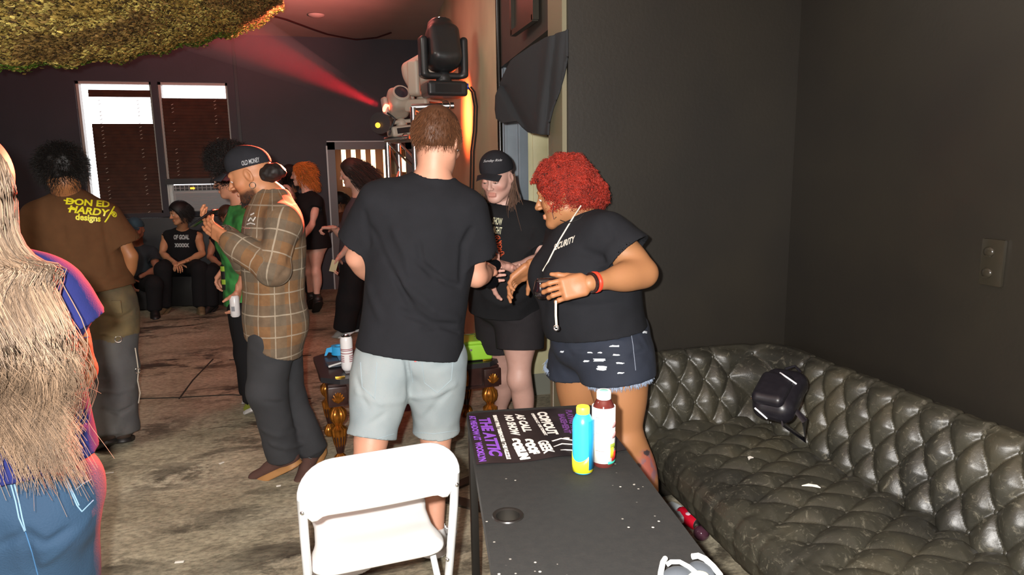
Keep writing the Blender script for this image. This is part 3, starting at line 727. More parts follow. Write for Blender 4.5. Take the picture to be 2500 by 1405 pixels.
rs = np.random.RandomState(5); n = 80000; U_ = rs.rand(n); Vv = rs.rand(n)**1.5
# woven rows: leaves follow diagonal strings
rows = np.round((U_*1.0+Vv*.55)*120)/120; U_ = np.clip(rows-Vv*.55+.0016*rs.randn(n), 0, 1)
pt = np.array([netpt(a, b) for a, b in zip(U_, Vv)])+rs.randn(n, 3)*V(.006, .006, .012)
dirv = unit(netpt(.6, .2)-netpt(.4, .31))[None, :]+rs.randn(n, 3)*.16; dirv /= np.linalg.norm(dirv, axis=1, keepdims=True)
sd = np.cross(dirv, V(0, 0, 1)[None, :]+rs.randn(n, 3)*.5); sd /= np.linalg.norm(sd, axis=1, keepdims=True); nn_ = np.cross(dirv, sd)
ln = (.010+.012*rs.rand(n))[:, None]; wd = (.0035+.004*rs.rand(n))[:, None]
q = np.stack([pt-dirv*ln-sd*wd*.5, pt-dirv*ln+sd*wd*.5, pt+sd*wd+nn_*.008, pt-sd*wd+nn_*.008, pt+dirv*ln+sd*wd*.4, pt+dirv*ln-sd*wd*.4], 1).reshape(-1, 3)
b = (np.arange(n)*6)[:, None]; lf = np.concatenate([b+np.array([[0, 1, 2, 3]]), b+np.array([[3, 2, 4, 5]])])
pal = np.array([hexc('#d8c268'), hexc('#a88c46'), hexc('#8a6e3c'), hexc('#bca85c'), hexc('#62802a'), hexc('#4a3a24')])
blot = vnoise(np.stack([U_*9, Vv*7, 0*Vv], 1)); ci = np.where(blot > .35, 2, np.where(blot < -.35, 1, rs.randint(0, 4, n))); ci = np.where((Vv < .10) & (rs.rand(n) < .75), 4, ci); ci = np.where(rs.rand(n) < .12, 5, ci)
cc = np.repeat(pal[ci]*(.7+.6*rs.rand(n))[:, None], 6, 0)
net = joinmesh('camouflage_net', [(vs-V(0, 0, -.012), fs, np.tile(V(*hexc('#4f4326')), (len(vs), 1))), (q, lf, cc)], mat('camo_cloth', rough=.6, attr='Col'), None)
tag(net, 'sagging olive and brown camouflage net draped under the ceiling at upper left', 'netting')
# cable and small fittings on the ceiling
mb = MB(); mb.tube([G(x, y, CEIL-.03) for x, y in ((650, 35), (700, 48), (765, 72), (800, 84), (830, 90), (870, 97), (920, 92), (955, 80))], .01, 6); tag(mb.out('ceiling_cable', mat('dark_cable', hexc('#3a1a1a'), .5), None), 'dark cable sagging across the pink lit ceiling', 'cable')
mb = MB(); c = G(772, 36, CEIL-.01); mb.lathe([(.09, 0), (.08, -.015), (.03, -.03)], c); tag(mb.out('ceiling_disc', mat('ceiling_paint'), None), 'small round fitting on the pink lit ceiling', 'ceiling fitting')
# double switch plate on the right wall
sw = empty('switch_plate', (2.115, 1.79, 1.24), 'dark painted switch and socket plate on the right wall', 'switch plate')
gl = mat('glossy_black_paint', hexc('#2e2a22'), .22)
MB().box((2.112, 1.79, 1.24), (.016, .082, .155), bev=.006).out('plate', gl, sw)
for z in (1.275, 1.205): 
    mb = MB(); mb.sph((2.103, 1.80, z), (.009, .02, .018), 14); mb.box((2.098, 1.80, z-.014), (.006, .02, .005)); mb.out('socket', gl, sw)
# ------------------------------------------------------------------ sofa
def tuft(u, v, p, q, A=.032):
    a = u/p+v/q; b = u/p-v/q
    s = np.abs(np.sin(np.pi*a/2))*np.abs(np.sin(np.pi*b/2)); ca = np.abs(np.sin(np.pi*a/2)); cb = np.abs(np.sin(np.pi*b/2))
    return A*(np.minimum(ca, cb)**.6*.62+np.sqrt(ca*ca+cb*cb)*.32)
lm = bpy.data.materials.new('tufted_leather'); lm.use_nodes = True; nt = lm.node_tree; N = nt.nodes; L = nt.links; b_ = N['Principled BSDF']
tc = N.new('ShaderNodeTexCoord'); mp = tc
def nzs(sc, det, r=.6, dist=0.):
    n = N.new('ShaderNodeTexNoise'); n.inputs['Scale'].default_value = sc; n.inputs['Detail'].default_value = det; n.inputs['Roughness'].default_value = r; n.inputs['Distortion'].default_value = dist; L.new(tc.outputs['Object'], n.inputs['Vector']); return n
r1 = ramp_(nzs(3.2, 5).outputs['Fac'], [(.35, hexc('#2c2b26')), (.55, hexc('#3a382f')), (.7, hexc('#454033'))])
r2_ = ramp_(nzs(14, 9, .8, 3.0).outputs['Fac'], [(.55, (0, 0, 0)), (.72, (1, 1, 1))]); mxx = mix_(r2_.outputs[0], r1.outputs[0], hexc('#787364')); 
L.new(mxx.outputs['Result'], b_.inputs['Base Color']); b_.inputs['Roughness'].default_value = .36; b_.inputs['Specular IOR Level'].default_value = .45
bpn = N.new('ShaderNodeBump'); bpn.inputs['Strength'].default_value = .25; bpn.inputs['Distance'].default_value = .006; L.new(nzs(22, 7, .7, 1.5).outputs['Fac'], bpn.inputs['Height']); L.new(bpn.outputs[0], b_.inputs['Normal'])
sofa = empty('tufted_sofa', (1.6, 1.1, 0), 'long black leather sofa with deep button tufting along the right wall', 'sofa')
def gridmesh(name, Pf, nu, nv, parent, m):
    u = np.linspace(0, 1, nu); v = np.linspace(0, 1, nv); Ug, Vg = np.meshgrid(u, v, indexing='ij'); pts = Pf(Ug, Vg).reshape(-1, 3)
    f = np.array([(i*nv+j, i*nv+j+1, (i+1)*nv+j+1, (i+1)*nv+j) for i in range(nu-1) for j in range(nv-1)])
    return link(name, meshq(name, pts, f), m, parent)
# seat: top plus rolled front edge, runs along y
Y0, Y1 = -1.2, 2.66
prof = [(1.90, .40), (1.80, .43), (1.5, .44), (1.34, .435), (1.28, .42), (1.25, .385), (1.24, .33), (1.255, .27), (1.29, .225)]
pr = np.array(prof); sl = np.r_[0, np.cumsum(np.hypot(*np.diff(pr, axis=0).T))]
def seatP(U, Vg):
    s = U*sl[-1]; x = np.interp(s, sl, pr[:, 0]); z = np.interp(s, sl, pr[:, 1]); y = Y1+.04+(Y0-Y1)*Vg
    e = .01; dx = np.interp(s+e, sl, pr[:, 0])-np.interp(s-e, sl, pr[:, 0]); dz = np.interp(s+e, sl, pr[:, 1])-np.interp(s-e, sl, pr[:, 1]); l = np.hypot(dx, dz)+1e-9
    nx, nz_ = dz/l, -dx/l; uu = s+.02; vv = (Y1-y)
    k = np.clip((.60-s)/.08, 0, 1); t = tuft(s-.01, vv, .13, .07, .036)*k+(.024-.005*np.exp(-(((vv/.07) % 2-1)/.22)**2))*(1-k)
    wr = .004*vnoise(np.stack([uu*14, vv*20, 0*uu], -1).reshape(-1, 3)).reshape(uu.shape)
    edge = np.clip((sl[-1]-s)/.02, 0, 1)
    x = x+np.clip((y-1.9)/.75, 0, 1)**1.3*.05*np.clip((s-.1)/.5, 0, 1)
    return np.stack([x+nx*(t+wr-.02)*edge, y, z+nz_*(t+wr-.03)], -1)
seat = gridmesh('seat_cushion', seatP, 190, 760, sofa, lm)
# back and far arm: one profile swept round the corner
bprof = np.array([(0, .36), (.03, .46), (.07, .58), (.105, .67), (.125, .71), (.155, .733), (.19, .73), (.205, .71), (.205, .1)]); bl_ = np.r_[0, np.cumsum(np.hypot(*np.diff(bprof, axis=0).T))]
path_x0 = 1.26; Rc = .10; la = (1.87-Rc)-path_x0; lc = Rc*math.pi/2; lb = (2.66-Rc)-Y0; LT = la+lc+lb
def backP(U, Vg):
    s = U*bl_[-1]; o = np.interp(s, bl_, bprof[:, 0]); z = np.interp(s, bl_, bprof[:, 1]); e = .01
    do = np.interp(s+e, bl_, bprof[:, 0])-np.interp(s-e, bl_, bprof[:, 0]); dz = np.interp(s+e, bl_, bprof[:, 1])-np.interp(s-e, bl_, bprof[:, 1]); l = np.hypot(do, dz)+1e-9
    no, nzz = -dz/l, do/l; w_ = Vg*LT
    k = np.clip((.40-s)/.05, 0, 1); t = tuft(s-.06, w_, .10, .0625, .040)*k+.022*(1-k)
    # pleats running over the top
    t = t-.009*(1-k)*np.exp(-(((w_/.0625) % 2-1)/.13)**2)*np.clip((.50-s)/.05, 0, 1)
    wr = .004*vnoise(np.stack([s*14, w_*18, 5+0*s], -1).reshape(-1, 3)).reshape(s.shape)
    t = (t+wr-.02)*np.clip((.9-s)/.2+.2, .2, 1); o = o+no*t; z = z+nzz*t
    x = np.where(w_ < la, path_x0+w_, 0.); y = np.where(w_ < la, 2.66+o, 0.)
    a = np.clip((w_-la)/Rc, 0, math.pi/2); cx, cy = 1.87-Rc, 2.66-Rc
    # corner grows outwards so that the ridge keeps a soft square shape
    oc = o*(1+.30*np.sin(2*a)**2)
    xc = cx+(Rc+oc)*np.sin(a); yc = cy+(Rc+oc)*np.cos(a); m1 = (w_ >= la) & (w_ < la+lc)
    x = np.where(m1, xc, x); y = np.where(m1, yc, y); m2 = w_ >= la+lc; x = np.where(m2, 1.87+o, x); y = np.where(m2, 2.66-Rc-(w_-la-lc), y)
    return np.stack([x, np.minimum(y, 2.845), z], -1)
back = gridmesh('backrest', backP, 170, 860, sofa, lm)
MB().box((1.68, .73, .225), (.62, 3.85, .13), bev=.02).out('base', lm, sofa)
MB().box((1.74, .73, .08), (.44, 3.8, .16)).out('plinth', mat('black_trim'), sofa)
# buttons
bproto = None
def put_buttons(Pf, spots, parent):
    for (U, Vg) in spots:
        c = Pf(np.array([[U]]), np.array([[Vg]]))[0, 0]; a = Pf(np.array([[U+.002]]), np.array([[Vg]]))[0, 0]; b = Pf(np.array([[U]]), np.array([[Vg+.0005]]))[0, 0]
        mb = MB(); mb.sph(c, (.0115, .0115, .0115), 10); mb.out('button', lm, parent)
sp = []
for i in range(0, 5):
    for j in range(0, 34):
        if (i+j) % 2 == 0:
            s = i*.13+.01; vv = j*.07
            if .03 < s < .60 and vv > .05 and vv < 2.2: sp.append((s/sl[-1], (vv+.04)/(Y1-Y0)))
put_buttons(seatP, sp, seat)
sp = []
for i in range(0, 5):
    for j in range(0, 50):
        if (i+j) % 2 == 0:
            s = i*.10+.06; ww = j*.0625
            if .03 < s < .4 and 0.02 < ww < 2.6: sp.append((s/bl_[-1], ww/LT))
put_buttons(backP, sp, back)
# torn bits of paper on the seat
wp = mat('white_paper', hexc('#dedad0'), .6)
for i, (px, py, sx, sy, a) in enumerate(((1830, 1120, .03, .014, .4), (1978, 1187, .055, .012, -.6))):
    c = G(px, py, .462); mb = MB(); mb.prism([V(*c)+V(*(Rz(a) @ Vector((x*sx, y*sy, .004*y)))) for x, y in ((-.5, -.5), (.1, -.2), (.6, -.4), (.4, .4), (-.1, .5))], (0, 0, 0), (0, 0, .003)); tag(mb.out('paper_scrap', wp), ['small white paper scrap on the sofa seat near the backpack', 'curled white paper strip in the middle of the sofa seat'][i], 'scrap')

# ------------------------------------------------------------------ black work table
tb = empty('black_table', (.58, 1.4, 0), 'dark grey speckled table with a round cable hole in the foreground', 'table')
tm = bpy.data.materials.new('speckled_table'); tm.use_nodes = True; nt = tm.node_tree; N = nt.nodes; L = nt.links; b_ = N['Principled BSDF']; tc = N.new('ShaderNodeTexCoord'); mp = tc
vor = N.new('ShaderNodeTexVoronoi'); vor.inputs['Scale'].default_value = 42; L.new(tc.outputs['Object'], vor.inputs['Vector'])
spk = ramp_(vor.outputs['Distance'], [(.08, (1, 1, 1)), (.16, (0, 0, 0))]); sel = ramp_(nzs(7, 3).outputs['Fac'], [(.56, (0, 0, 0)), (.62, (1, 1, 1))])
mm = N.new('ShaderNodeMath'); mm.operation = 'MULTIPLY'; L.new(spk.outputs[0], mm.inputs[0]); L.new(sel.outputs[0], mm.inputs[1])
bc = ramp_(nzs(40, 6, .7).outputs['Fac'], [(.35, hexc('#1b1b1a')), (.65, hexc('#232220'))]); mxx = mix_(mm.outputs[0], bc.outputs[0], hexc('#cfc9be')); L.new(mxx.outputs['Result'], b_.inputs['Base Color']); b_.inputs['Roughness'].default_value = .8
bpn = N.new('ShaderNodeBump'); bpn.inputs['Strength'].default_value = .3; bpn.inputs['Distance'].default_value = .002; L.new(nzs(160, 3).outputs['Fac'], bpn.inputs['Height']); L.new(bpn.outputs[0], b_.inputs['Normal'])
TA, TB_, TC_, TD = V(.425, 2.25, .75), V(.862, 2.19, .75), V(.715, 1.02, .75), V(.262, 1.10, .75)     # far left, far right, near right, near left
def roundpoly(pts, r, n=6):
    out = []; k = len(pts)
    for i in range(k):
        p = pts[i]; a = unit(pts[i-1]-p); b = unit(pts[(i+1) % k]-p)
        for j in range(n+1): t = j/n; out.append(p+a*r*(1-t)**2+b*r*t**2)
    return out
bm = bmesh.new(); poly = roundpoly([TA, TB_, TC_, TD], .03); top = [bm.verts.new(tuple(p)) for p in poly]
hc = G(1240, 1260, .75); hr = .031; hole = [bm.verts.new((hc[0]+hr*math.cos(2*math.pi*k/24), hc[1]+hr*math.sin(2*math.pi*k/24), .75)) for k in range(24)]
e1 = [bm.edges.new((top[i], top[(i+1) % len(top)])) for i in range(len(top))]; e2 = [bm.edges.new((hole[i], hole[(i+1) % 24])) for i in range(24)]
bmesh.ops.triangle_fill(bm, use_beauty=True, edges=e1+e2)
for f in [f for f in bm.faces if all(v in hole for v in f.verts)]: bm.faces.remove(f)
ext = bmesh.ops.extrude_face_region(bm, geom=bm.faces[:]); 
for v in [g for g in ext['geom'] if isinstance(g, bmesh.types.BMVert)]: v.co.z -= .035
bmesh.ops.recalc_face_normals(bm, faces=bm.faces[:]); me = bpy.data.meshes.new('tabletop'); bm.to_mesh(me); bm.free(); top_o = link('tabletop', me, tm, tb)
mb = MB(); mb.lathe([(hr-.003, -.034), (hr-.003, .001), (hr, .003), (hr+.006, .003), (hr+.008, .0)], hc, 32, caps=False); mb.out('cable_grommet', mat('grommet', hexc('#1d1b19'), .35), tb)
legm = mat('black_metal_leg', hexc('#181614'), .45, .3)
for c in ((TA+V(.012, -.035, 0)), (TD+V(.04, .05, 0)), (TB_+V(-.03, -.035, 0)), (TC_+V(-.04, .05, 0))):
    MB().box((c[0], c[1], .36), (.026, .026, .715), bev=.004).out('leg', legm, tb)
MB().box((lerp(TA, TB_, .5)[0]-.02, 1.65, .68), (.34, .03, .06)).out('apron', legm, tb)
# flat dark straps on the floor beside it
sm_ = mat('brown_strap', hexc('#3b332a'), .7)
for i, (a, b, w_) in enumerate((((1100, 1195), (1165, 1168), .03), ((1095, 1222), (1165, 1240), .035))):
    a = G(*a); b = G(*b); d_ = unit(b-a); n_ = np.cross(d_, UP)*w_; mb = MB(); mb.prism([a-d_*.1-n_, b+d_*.1-n_, b+d_*.1+n_, a-d_*.1+n_], (0, 0, 0), (0, 0, .012))
    tag(mb.out('floor_strip', sm_, smooth=False), ['flat brown strip on the floor, the farther of two left of the table', 'flat brown strip on the floor, the nearer of two left of the table'][i], 'strip')

# poster lying on the table
ps = empty('poster', tuple(G(1320, 1065, .753)), 'dark concert poster with purple and white lettering lying on the table end', 'poster')
pc = [G(1140, 1011, .7535), G(1448, 994, .7535), G(1530, 1103, .7535), G(1163, 1138, .7535)]      # far left, far right, near right, near left
gx, gy = 24, 16; vs = []
for i in range(gx+1):
    for j in range(gy+1):
        p = lerp(lerp(pc[0], pc[1], i/gx), lerp(pc[3], pc[2], i/gx), j/gy); p = p+V(0, 0, .004*math.sin(i*.55+1)*(j/gy)**2+.002*abs(math.sin(i*.3))); vs.append(p)
fs = [(i*(gy+1)+j, i*(gy+1)+j+1, (i+1)*(gy+1)+j+1, (i+1)*(gy+1)+j) for i in range(gx) for j in range(gy)]
nb_ = len(vs); vs2 = vs+[v-V(0, 0, .0012) for v in vs]; fs = [tuple(f[::-1]) for f in fs]+[(a+nb_, b+nb_, c+nb_, d+nb_) for a, b, c, d in fs]
psm = mat('poster_black', hexc('#221e1f'), .3, noise=(9, hexc('#3c3234'), .7, 6))
sheet = link('sheet', meshq('sheet', np.array(vs2), fs), psm, ps); trs = bvh_of(sheet.data)
wht = mat('print_white', hexc('#e9e4dc'), .5); pur = mat('print_purple', hexc('#8a4fc0'), .5); pur2 = mat('print_dark_purple', hexc('#6a3f7e'), .5)
def ptxt(txt, a, b, hpx, m, bold=.002, nm='lettering', shear=0.):
    """text running from poster pixel a to pixel b, letter height hpx metres"""
    A = G(*a, .754); B = G(*b, .754); r = unit(B-A); L_ = np.linalg.norm(B-A); bm = text_mesh(txt, hpx*1.4, bold, shear)
    w_ = max(v.co.x for v in bm.verts)-min(v.co.x for v in bm.verts); k = L_/w_
    for v in bm.verts: v.co.x *= k
    return decal(bm, trs, (A+B)/2, r, np.cross(UP, r), .0012, nm, m, sheet)
ptxt('AT MEADOW LIT  WOOKLYN', (1152, 1017), (1178, 1132), .019, pur, .0014)
ptxt('THE ATTIC', (1180, 1022), (1210, 1116), .034, pur, .0025, shear=.15)
ptxt('BENNY FIVE / TREEHOUSE / THE MUZZLE', (1207, 1016), (1242, 1122), .011, wht, .0012)
ptxt('GOBLIN', (1254, 1072), (1282, 1122), .024, wht, .004)
ptxt('GOOF', (1286, 1073), (1306, 1110), .024, wht, .004)
ptxt('NO SHOW', (1239, 1014), (1258, 1064), .025, wht, .002, shear=.2)
ptxt('AS CALL', (1266, 1012), (1288, 1056), .025, wht, .002, shear=.2)
ptxt('COP/OUT', (1320, 1008), (1350, 1064), .03, wht, .0025)
ptxt('OPENING ACT  LIVE TONIGHT', (1299, 1011), (1333, 1066), .009, wht, .0008)
ptxt('PLAYING THE', (1387, 1003), (1404, 1056), .02, pur2, .0015)
ptxt('BASEMENT', (1369, 1013), (1386, 1060), .02, pur2, .0015)
ptxt('GEEK', (1322, 1078), (1340, 1110), .03, wht, .002)
mb = MB()
for (a, b, c) in (((1348, 1078), (1370, 1071), (1400, 1076)), ((1352, 1092), (1372, 1084), (1402, 1086)), ((1352, 1102), (1380, 1099), (1402, 1100))): mb.tube([G(*a, .7565), G(*b, .7565), G(*c, .7565)], .004, 6, flat=.3)
mb.sph(G(1352, 1077, .755), (.02, .012, .0015), 12); mb.sph(G(1382, 1071, .755), (.012, .008, .0015), 12); mb.out('drawing', wht, sheet)

# bottles
def bottle(name, c, r, h, label, cat, bodym, capm, labm, lab=(.16, .78), capr=.62, extra=None):
    o = empty(name, c, label, cat); k = r
    prof = [(k*.86, 0), (k*.98, .008), (k, .02), (k, h*.74), (k*.93, h*.80), (k*.66, h*.88), (k*capr*.8, h*.9)]
    MB().lathe(prof, c, 28).out('bottle_body', bodym, o)
    MB().lathe([(k*capr, h*.895), (k*capr*1.03, h*.90), (k*capr*1.03, h*.985), (k*capr*.94, h)], c, 28).out('bottle_cap', capm, o)
    return o
c = G(1423, 1150, .75)
b1 = bottle('sports_drink', c, .029, .185, 'blue and yellow sports drink bottle with yellow cap, the nearer of two', 'bottle', mat('cyan_shrink', hexc('#35b4e0'), .3), mat('yellow_cap', hexc('#e8df4a'), .4), None)
# yellow lower half with slanted top edge
def wrap(c, r, z0f, z1f, a0, a1, n=24):
    vs = []; fs = []
    for i in range(n+1):
        a = a0+(a1-a0)*i/n
        for z in (z0f(a), z1f(a)): vs.append((c[0]+r*math.cos(a), c[1]+r*math.sin(a), c[2]+z))
        for z in (z0f(a), z1f(a)): vs.append((c[0]+(r-.0008)*math.cos(a), c[1]+(r-.0008)*math.sin(a), c[2]+z))
    for i in range(n): b = i*4; fs += [(b, b+4, b+5, b+1), (b+2, b+3, b+7, b+6), (b+1, b+5, b+7, b+3), (b, b+2, b+6, b+4)]
    return np.array(vs), fs
camang = math.atan2(-c[1], -c[0])
vs, fs = wrap(c, .0297, lambda a: .004, lambda a: .066+.03*math.sin(a-camang-1.1), 0, 2*math.pi); link('yellow_label', meshq('yellow_label', vs, fs), mat('yellow_print', hexc('#e6df2c'), .35), b1)
vs, fs = wrap(c, .0301, lambda a: .012, lambda a: .15, camang+.55, camang+1.5, 12); link('fact_panel', meshq('fact_panel', vs, fs), mat('cyan_dark', hexc('#1f8fc4'), .35), b1)
c = G(1473, 1134, .75)
b2 = bottle('fruit_drink', c, .0315, .215, 'white labelled fruit drink bottle with white cap, the farther of two', 'bottle', mat('dark_juice', hexc('#5a2622'), .1, coat=.5), mat('white_cap', hexc('#e8ecea'), .4), None)
vs, fs = wrap(c, .0326, lambda a: .014, lambda a: .172, 0, 2*math.pi); lb_ = link('label', meshq('label', vs, fs), mat('white_label', hexc('#ece9e6'), .4), b2)
camang = math.atan2(-c[1], -c[0])
for z0, z1, cl, a0, a1 in ((.018, .045, '#d2342c', .75, 1.5), (.03, .06, '#f0c63a', .62, 1.0), (.055, .07, '#8a9a3a', .6, 1.2), (.085, .1, '#e8a8a8', .8, 1.4), (.115, .13, '#e8a8a8', .8, 1.4), (.012, .02, '#3fb8a0', .4, 1.5)):
    vs, fs = wrap(c, .0331, lambda a: z0, lambda a: z1, camang+a0, camang+a1, 10); link('label_print', meshq('label_print', vs, fs), mat('lp'+cl, hexc(cl), .4), lb_)
for z in (.05, .1, .145):
    vs, fs = wrap(c, .033, lambda a: z, lambda a: z+.0018, camang-.75, camang+.1, 10); link('label_print', meshq('label_print', vs, fs), mat('lp_grey', hexc('#8a8686'), .5), lb_)
MB().lathe([(.012, .2152), (.011, .2156)], c, 20).out('cap_mark', mat('mint', hexc('#9fe0d0'), .4), b2)
# headphones on the near right corner
hp = empty('headphones', tuple(G(1690, 1395, .75)), 'grey and white headphones on the near right corner of the dark table', 'headphones')
wpl = mat('white_plastic', hexc('#dfe3e2'), .4); gpd = mat('grey_pad', hexc('#43484e'), .8)
def arc(pts, z): return [G(x, y, .75+zz) for (x, y), zz in zip(pts, z)]
MB().tube(arc([(1610, 1440), (1613, 1400), (1618, 1375), (1624, 1365)], [.02, .03, .03, .025]), .0058, 12).out('headband_left', wpl, hp)
MB().tube(arc([(1690, 1360), (1705, 1358), (1722, 1366), (1742, 1385), (1758, 1405), (1768, 1440)], [.03, .035, .035, .03, .03, .02]), .0062, 12, flat=1.).out('headband', wpl, hp)
MB().tube(arc([(1628, 1380), (1638, 1373), (1660, 1373), (1682, 1385), (1700, 1400)], [.03, .036, .036, .036, .034]), .0048, 10).out('inner_band', wpl, hp)
MB().sph(G(1655, 1415, .768), (.034, .028, .022), 24).out('ear_cushion', gpd, hp); MB().sph(G(1712, 1405, .765), (.026, .036, .022), 24).out('ear_cushion', gpd, hp)
MB().sph(G(1705, 1410, .79), (.022, .014, .010), 20).out('cream_cap', mat('cream_plastic', hexc('#e9e4c4'), .4), hp)
# ------------------------------------------------------------------ white folding chair (seen from behind)
ch = empty('folding_chair', (.1, 2.0, 0), 'white plastic folding chair with a white tubular frame in the foreground', 'chair')
cwm = mat('white_chair_plastic', hexc('#e2e2e0'), .4); cfm = mat('white_tube', hexc('#c8cacb'), .3, coat=.3)
L0, R0 = V(-.105, 1.79, .775), V(.305, 1.805, .79)          # upper back corners
cr = unit(R0-L0); cf = unit(np.cross(UP, cr)); cc_ = (L0+R0)/2; cc_[2] = 0
def CHP(x, y, z): return cc_+cr*x+cf*y+V(0, 0, z)
hw = .206
def rail(y0, sx): return [CHP(sx*hw, y0+.0, .80-.06), CHP(sx*(hw+.002), .03, .66), CHP(sx*(hw+.0), .11, .44), CHP(sx*(hw+.002), .29, .02)]
# back tube loop
pts = [CHP(-hw-.0, .29, .01), CHP(-hw, .12, .40), CHP(-hw, .035, .62), CHP(-hw, .0, .735)]
for k in range(9): a = math.pi-math.pi/2*k/8; pts.append(CHP(-hw+.085+.085*math.cos(a), -.003, .735+.085*math.sin(a)))
for k in range(9): a = math.pi/2-math.pi/2*k/8; pts.append(CHP(hw-.085+.085*math.cos(a), -.003, .735+.085*math.sin(a)))
pts += [CHP(hw, .0, .735), CHP(hw, .035, .62), CHP(hw, .12, .40), CHP(hw, .29, .01)]
MB().tube(pts, .0125, 14, flat=1.).out('frame', cfm, ch)
# back panel, curved shell
vs = []; nx, nz2 = 30, 14
for t_ in (0, .006):
    for i in range(nx+1):
        for j in range(nz2+1):
            x = -1+2*i/nx; zt = j/nz2; top = .814-.0-.062*max(0, (abs(x)-.62)/.38)**2.4; bot = .672+.02*(1-min(1, (1-abs(x))/.12))-.02*(abs(x) > .78)*0-.018*max(0, 1-abs(abs(x)-.84)/.12)
            z = bot+(top-bot)*zt; y = .045*(1-x*x)*-.55+.028*(.8-z)/.2*1.2-.012
            vs.append(CHP(x*(hw+.006), -y*0+(.8-z)*.16-.012*(1-x*x)+t_-.010, z))
n1 = nz2+1; K = (nx+1)*n1; fs = []
for i in range(nx):
    for j in range(nz2): a = i*n1+j; fs += [(a, a+1, a+n1+1, a+n1), (K+a, K+a+n1, K+a+n1+1, K+a+1)]
for i in range(nx): a = i*n1; fs.append((a, a+n1, K+a+n1, K+a)); a = i*n1+nz2; fs.append((a, K+a, K+a+n1, a+n1))
for j in range(nz2): a = j; fs.append((a, K+a, K+a+1, a+1)); a = nx*n1+j; fs.append((a, a+1, K+a+1, K+a))
bp_ = link('back_panel', meshq('back_panel', np.array(vs), fs), cwm, ch)
mb = MB(); mb.tube([CHP(x*hw, (.8-.79)*.16-.012*(1-x*x)-.0115, .790-.05*max(0, (abs(x)-.55)/.45)**2.2) for x in np.linspace(-.82, .82, 24)], .0016, 5); mb.out('panel_seam', mat('seam_grey', hexc('#a9a9a9'), .5), bp_)
# seat shell
L_ = [cap(CHP(-.125, .20, .428), CHP(.125, .20, .428), .07, .07, flat=(UP, .32), k=.06), cap(CHP(-.10, .47, .442), CHP(.10, .47, .442), .075, .075, flat=(UP, .32), k=.06), rbox(CHP(0, .325, .437), (.182, .17, .02), .018, R=np.stack([cr, cf, UP], 1), k=.05),
      ell(CHP(0, .34, .475), (.15, .15, .022), R=np.stack([cr, cf, UP], 1), k=.02, op='s')]
garment('seat', L_, ch, cwm, .004)
# rear legs and crossbars
for q in (-1, 1):
    MB().tube([CHP(q*.170, .30, .41), CHP(q*.175, .13, .30), CHP(q*.180, -.05, .01)], .0105, 12, flat=.8).out('rear_leg', cfm, ch)
    MB().lathe([(.014, 0), (.014, .02)], CHP(q*.180, -.05, 0), 12).out('foot_cap', mat('rubber_grey', hexc('#77777a'), .8), ch)
    MB().lathe([(.015, 0), (.015, .02)], CHP(q*hw, .29, 0), 12).out('foot_cap', mat('rubber_grey'), ch)
MB().tube([CHP(-.177, .065, .215), CHP(.177, .065, .215)], .0085, 10).out('crossbar', cfm, ch); MB().tube([CHP(-hw, .24, .13), CHP(hw, .24, .13)], .0085, 10).out('crossbar', cfm, ch)
for q in (-1, 1):
    MB().sph(CHP(q*hw, -.012, .70), .006, 8).out('rivet', mat('rivet', (.6, .6, .6), .3, 1.), ch); MB().sph(CHP(q*.195, .105, .41), .007, 8).out('rivet', mat('rivet'), ch)

# ------------------------------------------------------------------ ornate gold and black low table
gt = empty('ornate_table', (.45, 4.0, 0), 'low ornate dark wood table with gold carved turned legs behind the standing man', 'table')
gold = mat('antique_gold', hexc('#c07a2e'), .32, .75, noise=(30, hexc('#3a1d0a'), .65)); dwood = mat('dark_mahogany', hexc('#3a2420'), .3, noise=(14, hexc('#20100e'), .7), coat=.4); gtop = mat('dark_tabletop', hexc('#2b2a2c'), .35)
E0, E1 = V(-.07, 3.60, .5), V(.93, 3.70, .5); gr = unit(E1-E0); gf = np.cross(UP, gr); gl_ = np.linalg.norm(E1-E0)
def GP(x, y, z): return E0*V(1, 1, 0)+gr*x+gf*y+V(0, 0, z)
GR = frame(gr, gf, UP)
mb = MB(); oct_ = [(.0, .08), (.09, 0), (gl_-.09, 0), (gl_, .08), (gl_, .52), (gl_-.09, .60), (.09, .60), (0, .52)]; mb.prism([GP(x, y, .472) for x, y in oct_], (0, 0, 0), V(0, 0, .028)); mb.out('tabletop', gtop, gt, smooth=False)
MB().box(GP(gl_/2, .30, .503), (gl_-.26, .44, .006), GR).out('top_inlay', dwood, gt, smooth=False)
for x in (.095, gl_-.095):
    mb = MB()
    for s_ in (-.006, .006): mb.box(GP(x, .035+s_*1.2, .503), (.05, .008, .006), GR, bev=.001)
    mb.out('brass_clasp', mat('brass', hexc('#e0b64a'), .25, 1.), gt)
MB().box(GP(gl_/2, .30, .41), (gl_-.1, .5, .115), GR).out('apron', dwood, gt, smooth=False)
mb = MB()
for k in range(int((gl_-.1)/.05)):
    x = .20+.042*k
    if x > gl_-.2: break
    mb.tube([GP(x, .045, .455), GP(x, .045, .41), GP(x, .045, .365)], [.012, .017, .012], 10)
mb.out('gadroon_moulding', gold, gt)
MB().box(GP(gl_/2, .055, .352), (gl_-.06, .05, .014), GR).box(GP(gl_/2, .05, .466), (gl_-.06, .05, .01), GR).out('ledge_moulding', dwood, gt, smooth=False)
mb = MB(); mb.box(GP(.47, .10, .27), (.5, .01, .05), GR); mb.out('red_panel', mat('dark_red', hexc('#5e1020'), .4), gt)
legp = [(.028, 0), (.036, .012), (.04, .035), (.03, .06), (.014, .075), (.016, .09), (.03, .13), (.04, .19), (.043, .215), (.02, .232), (.024, .245), (.04, .262), (.047, .29), (.043, .315), (.022, .335), (.03, .345), (.03, .355)]
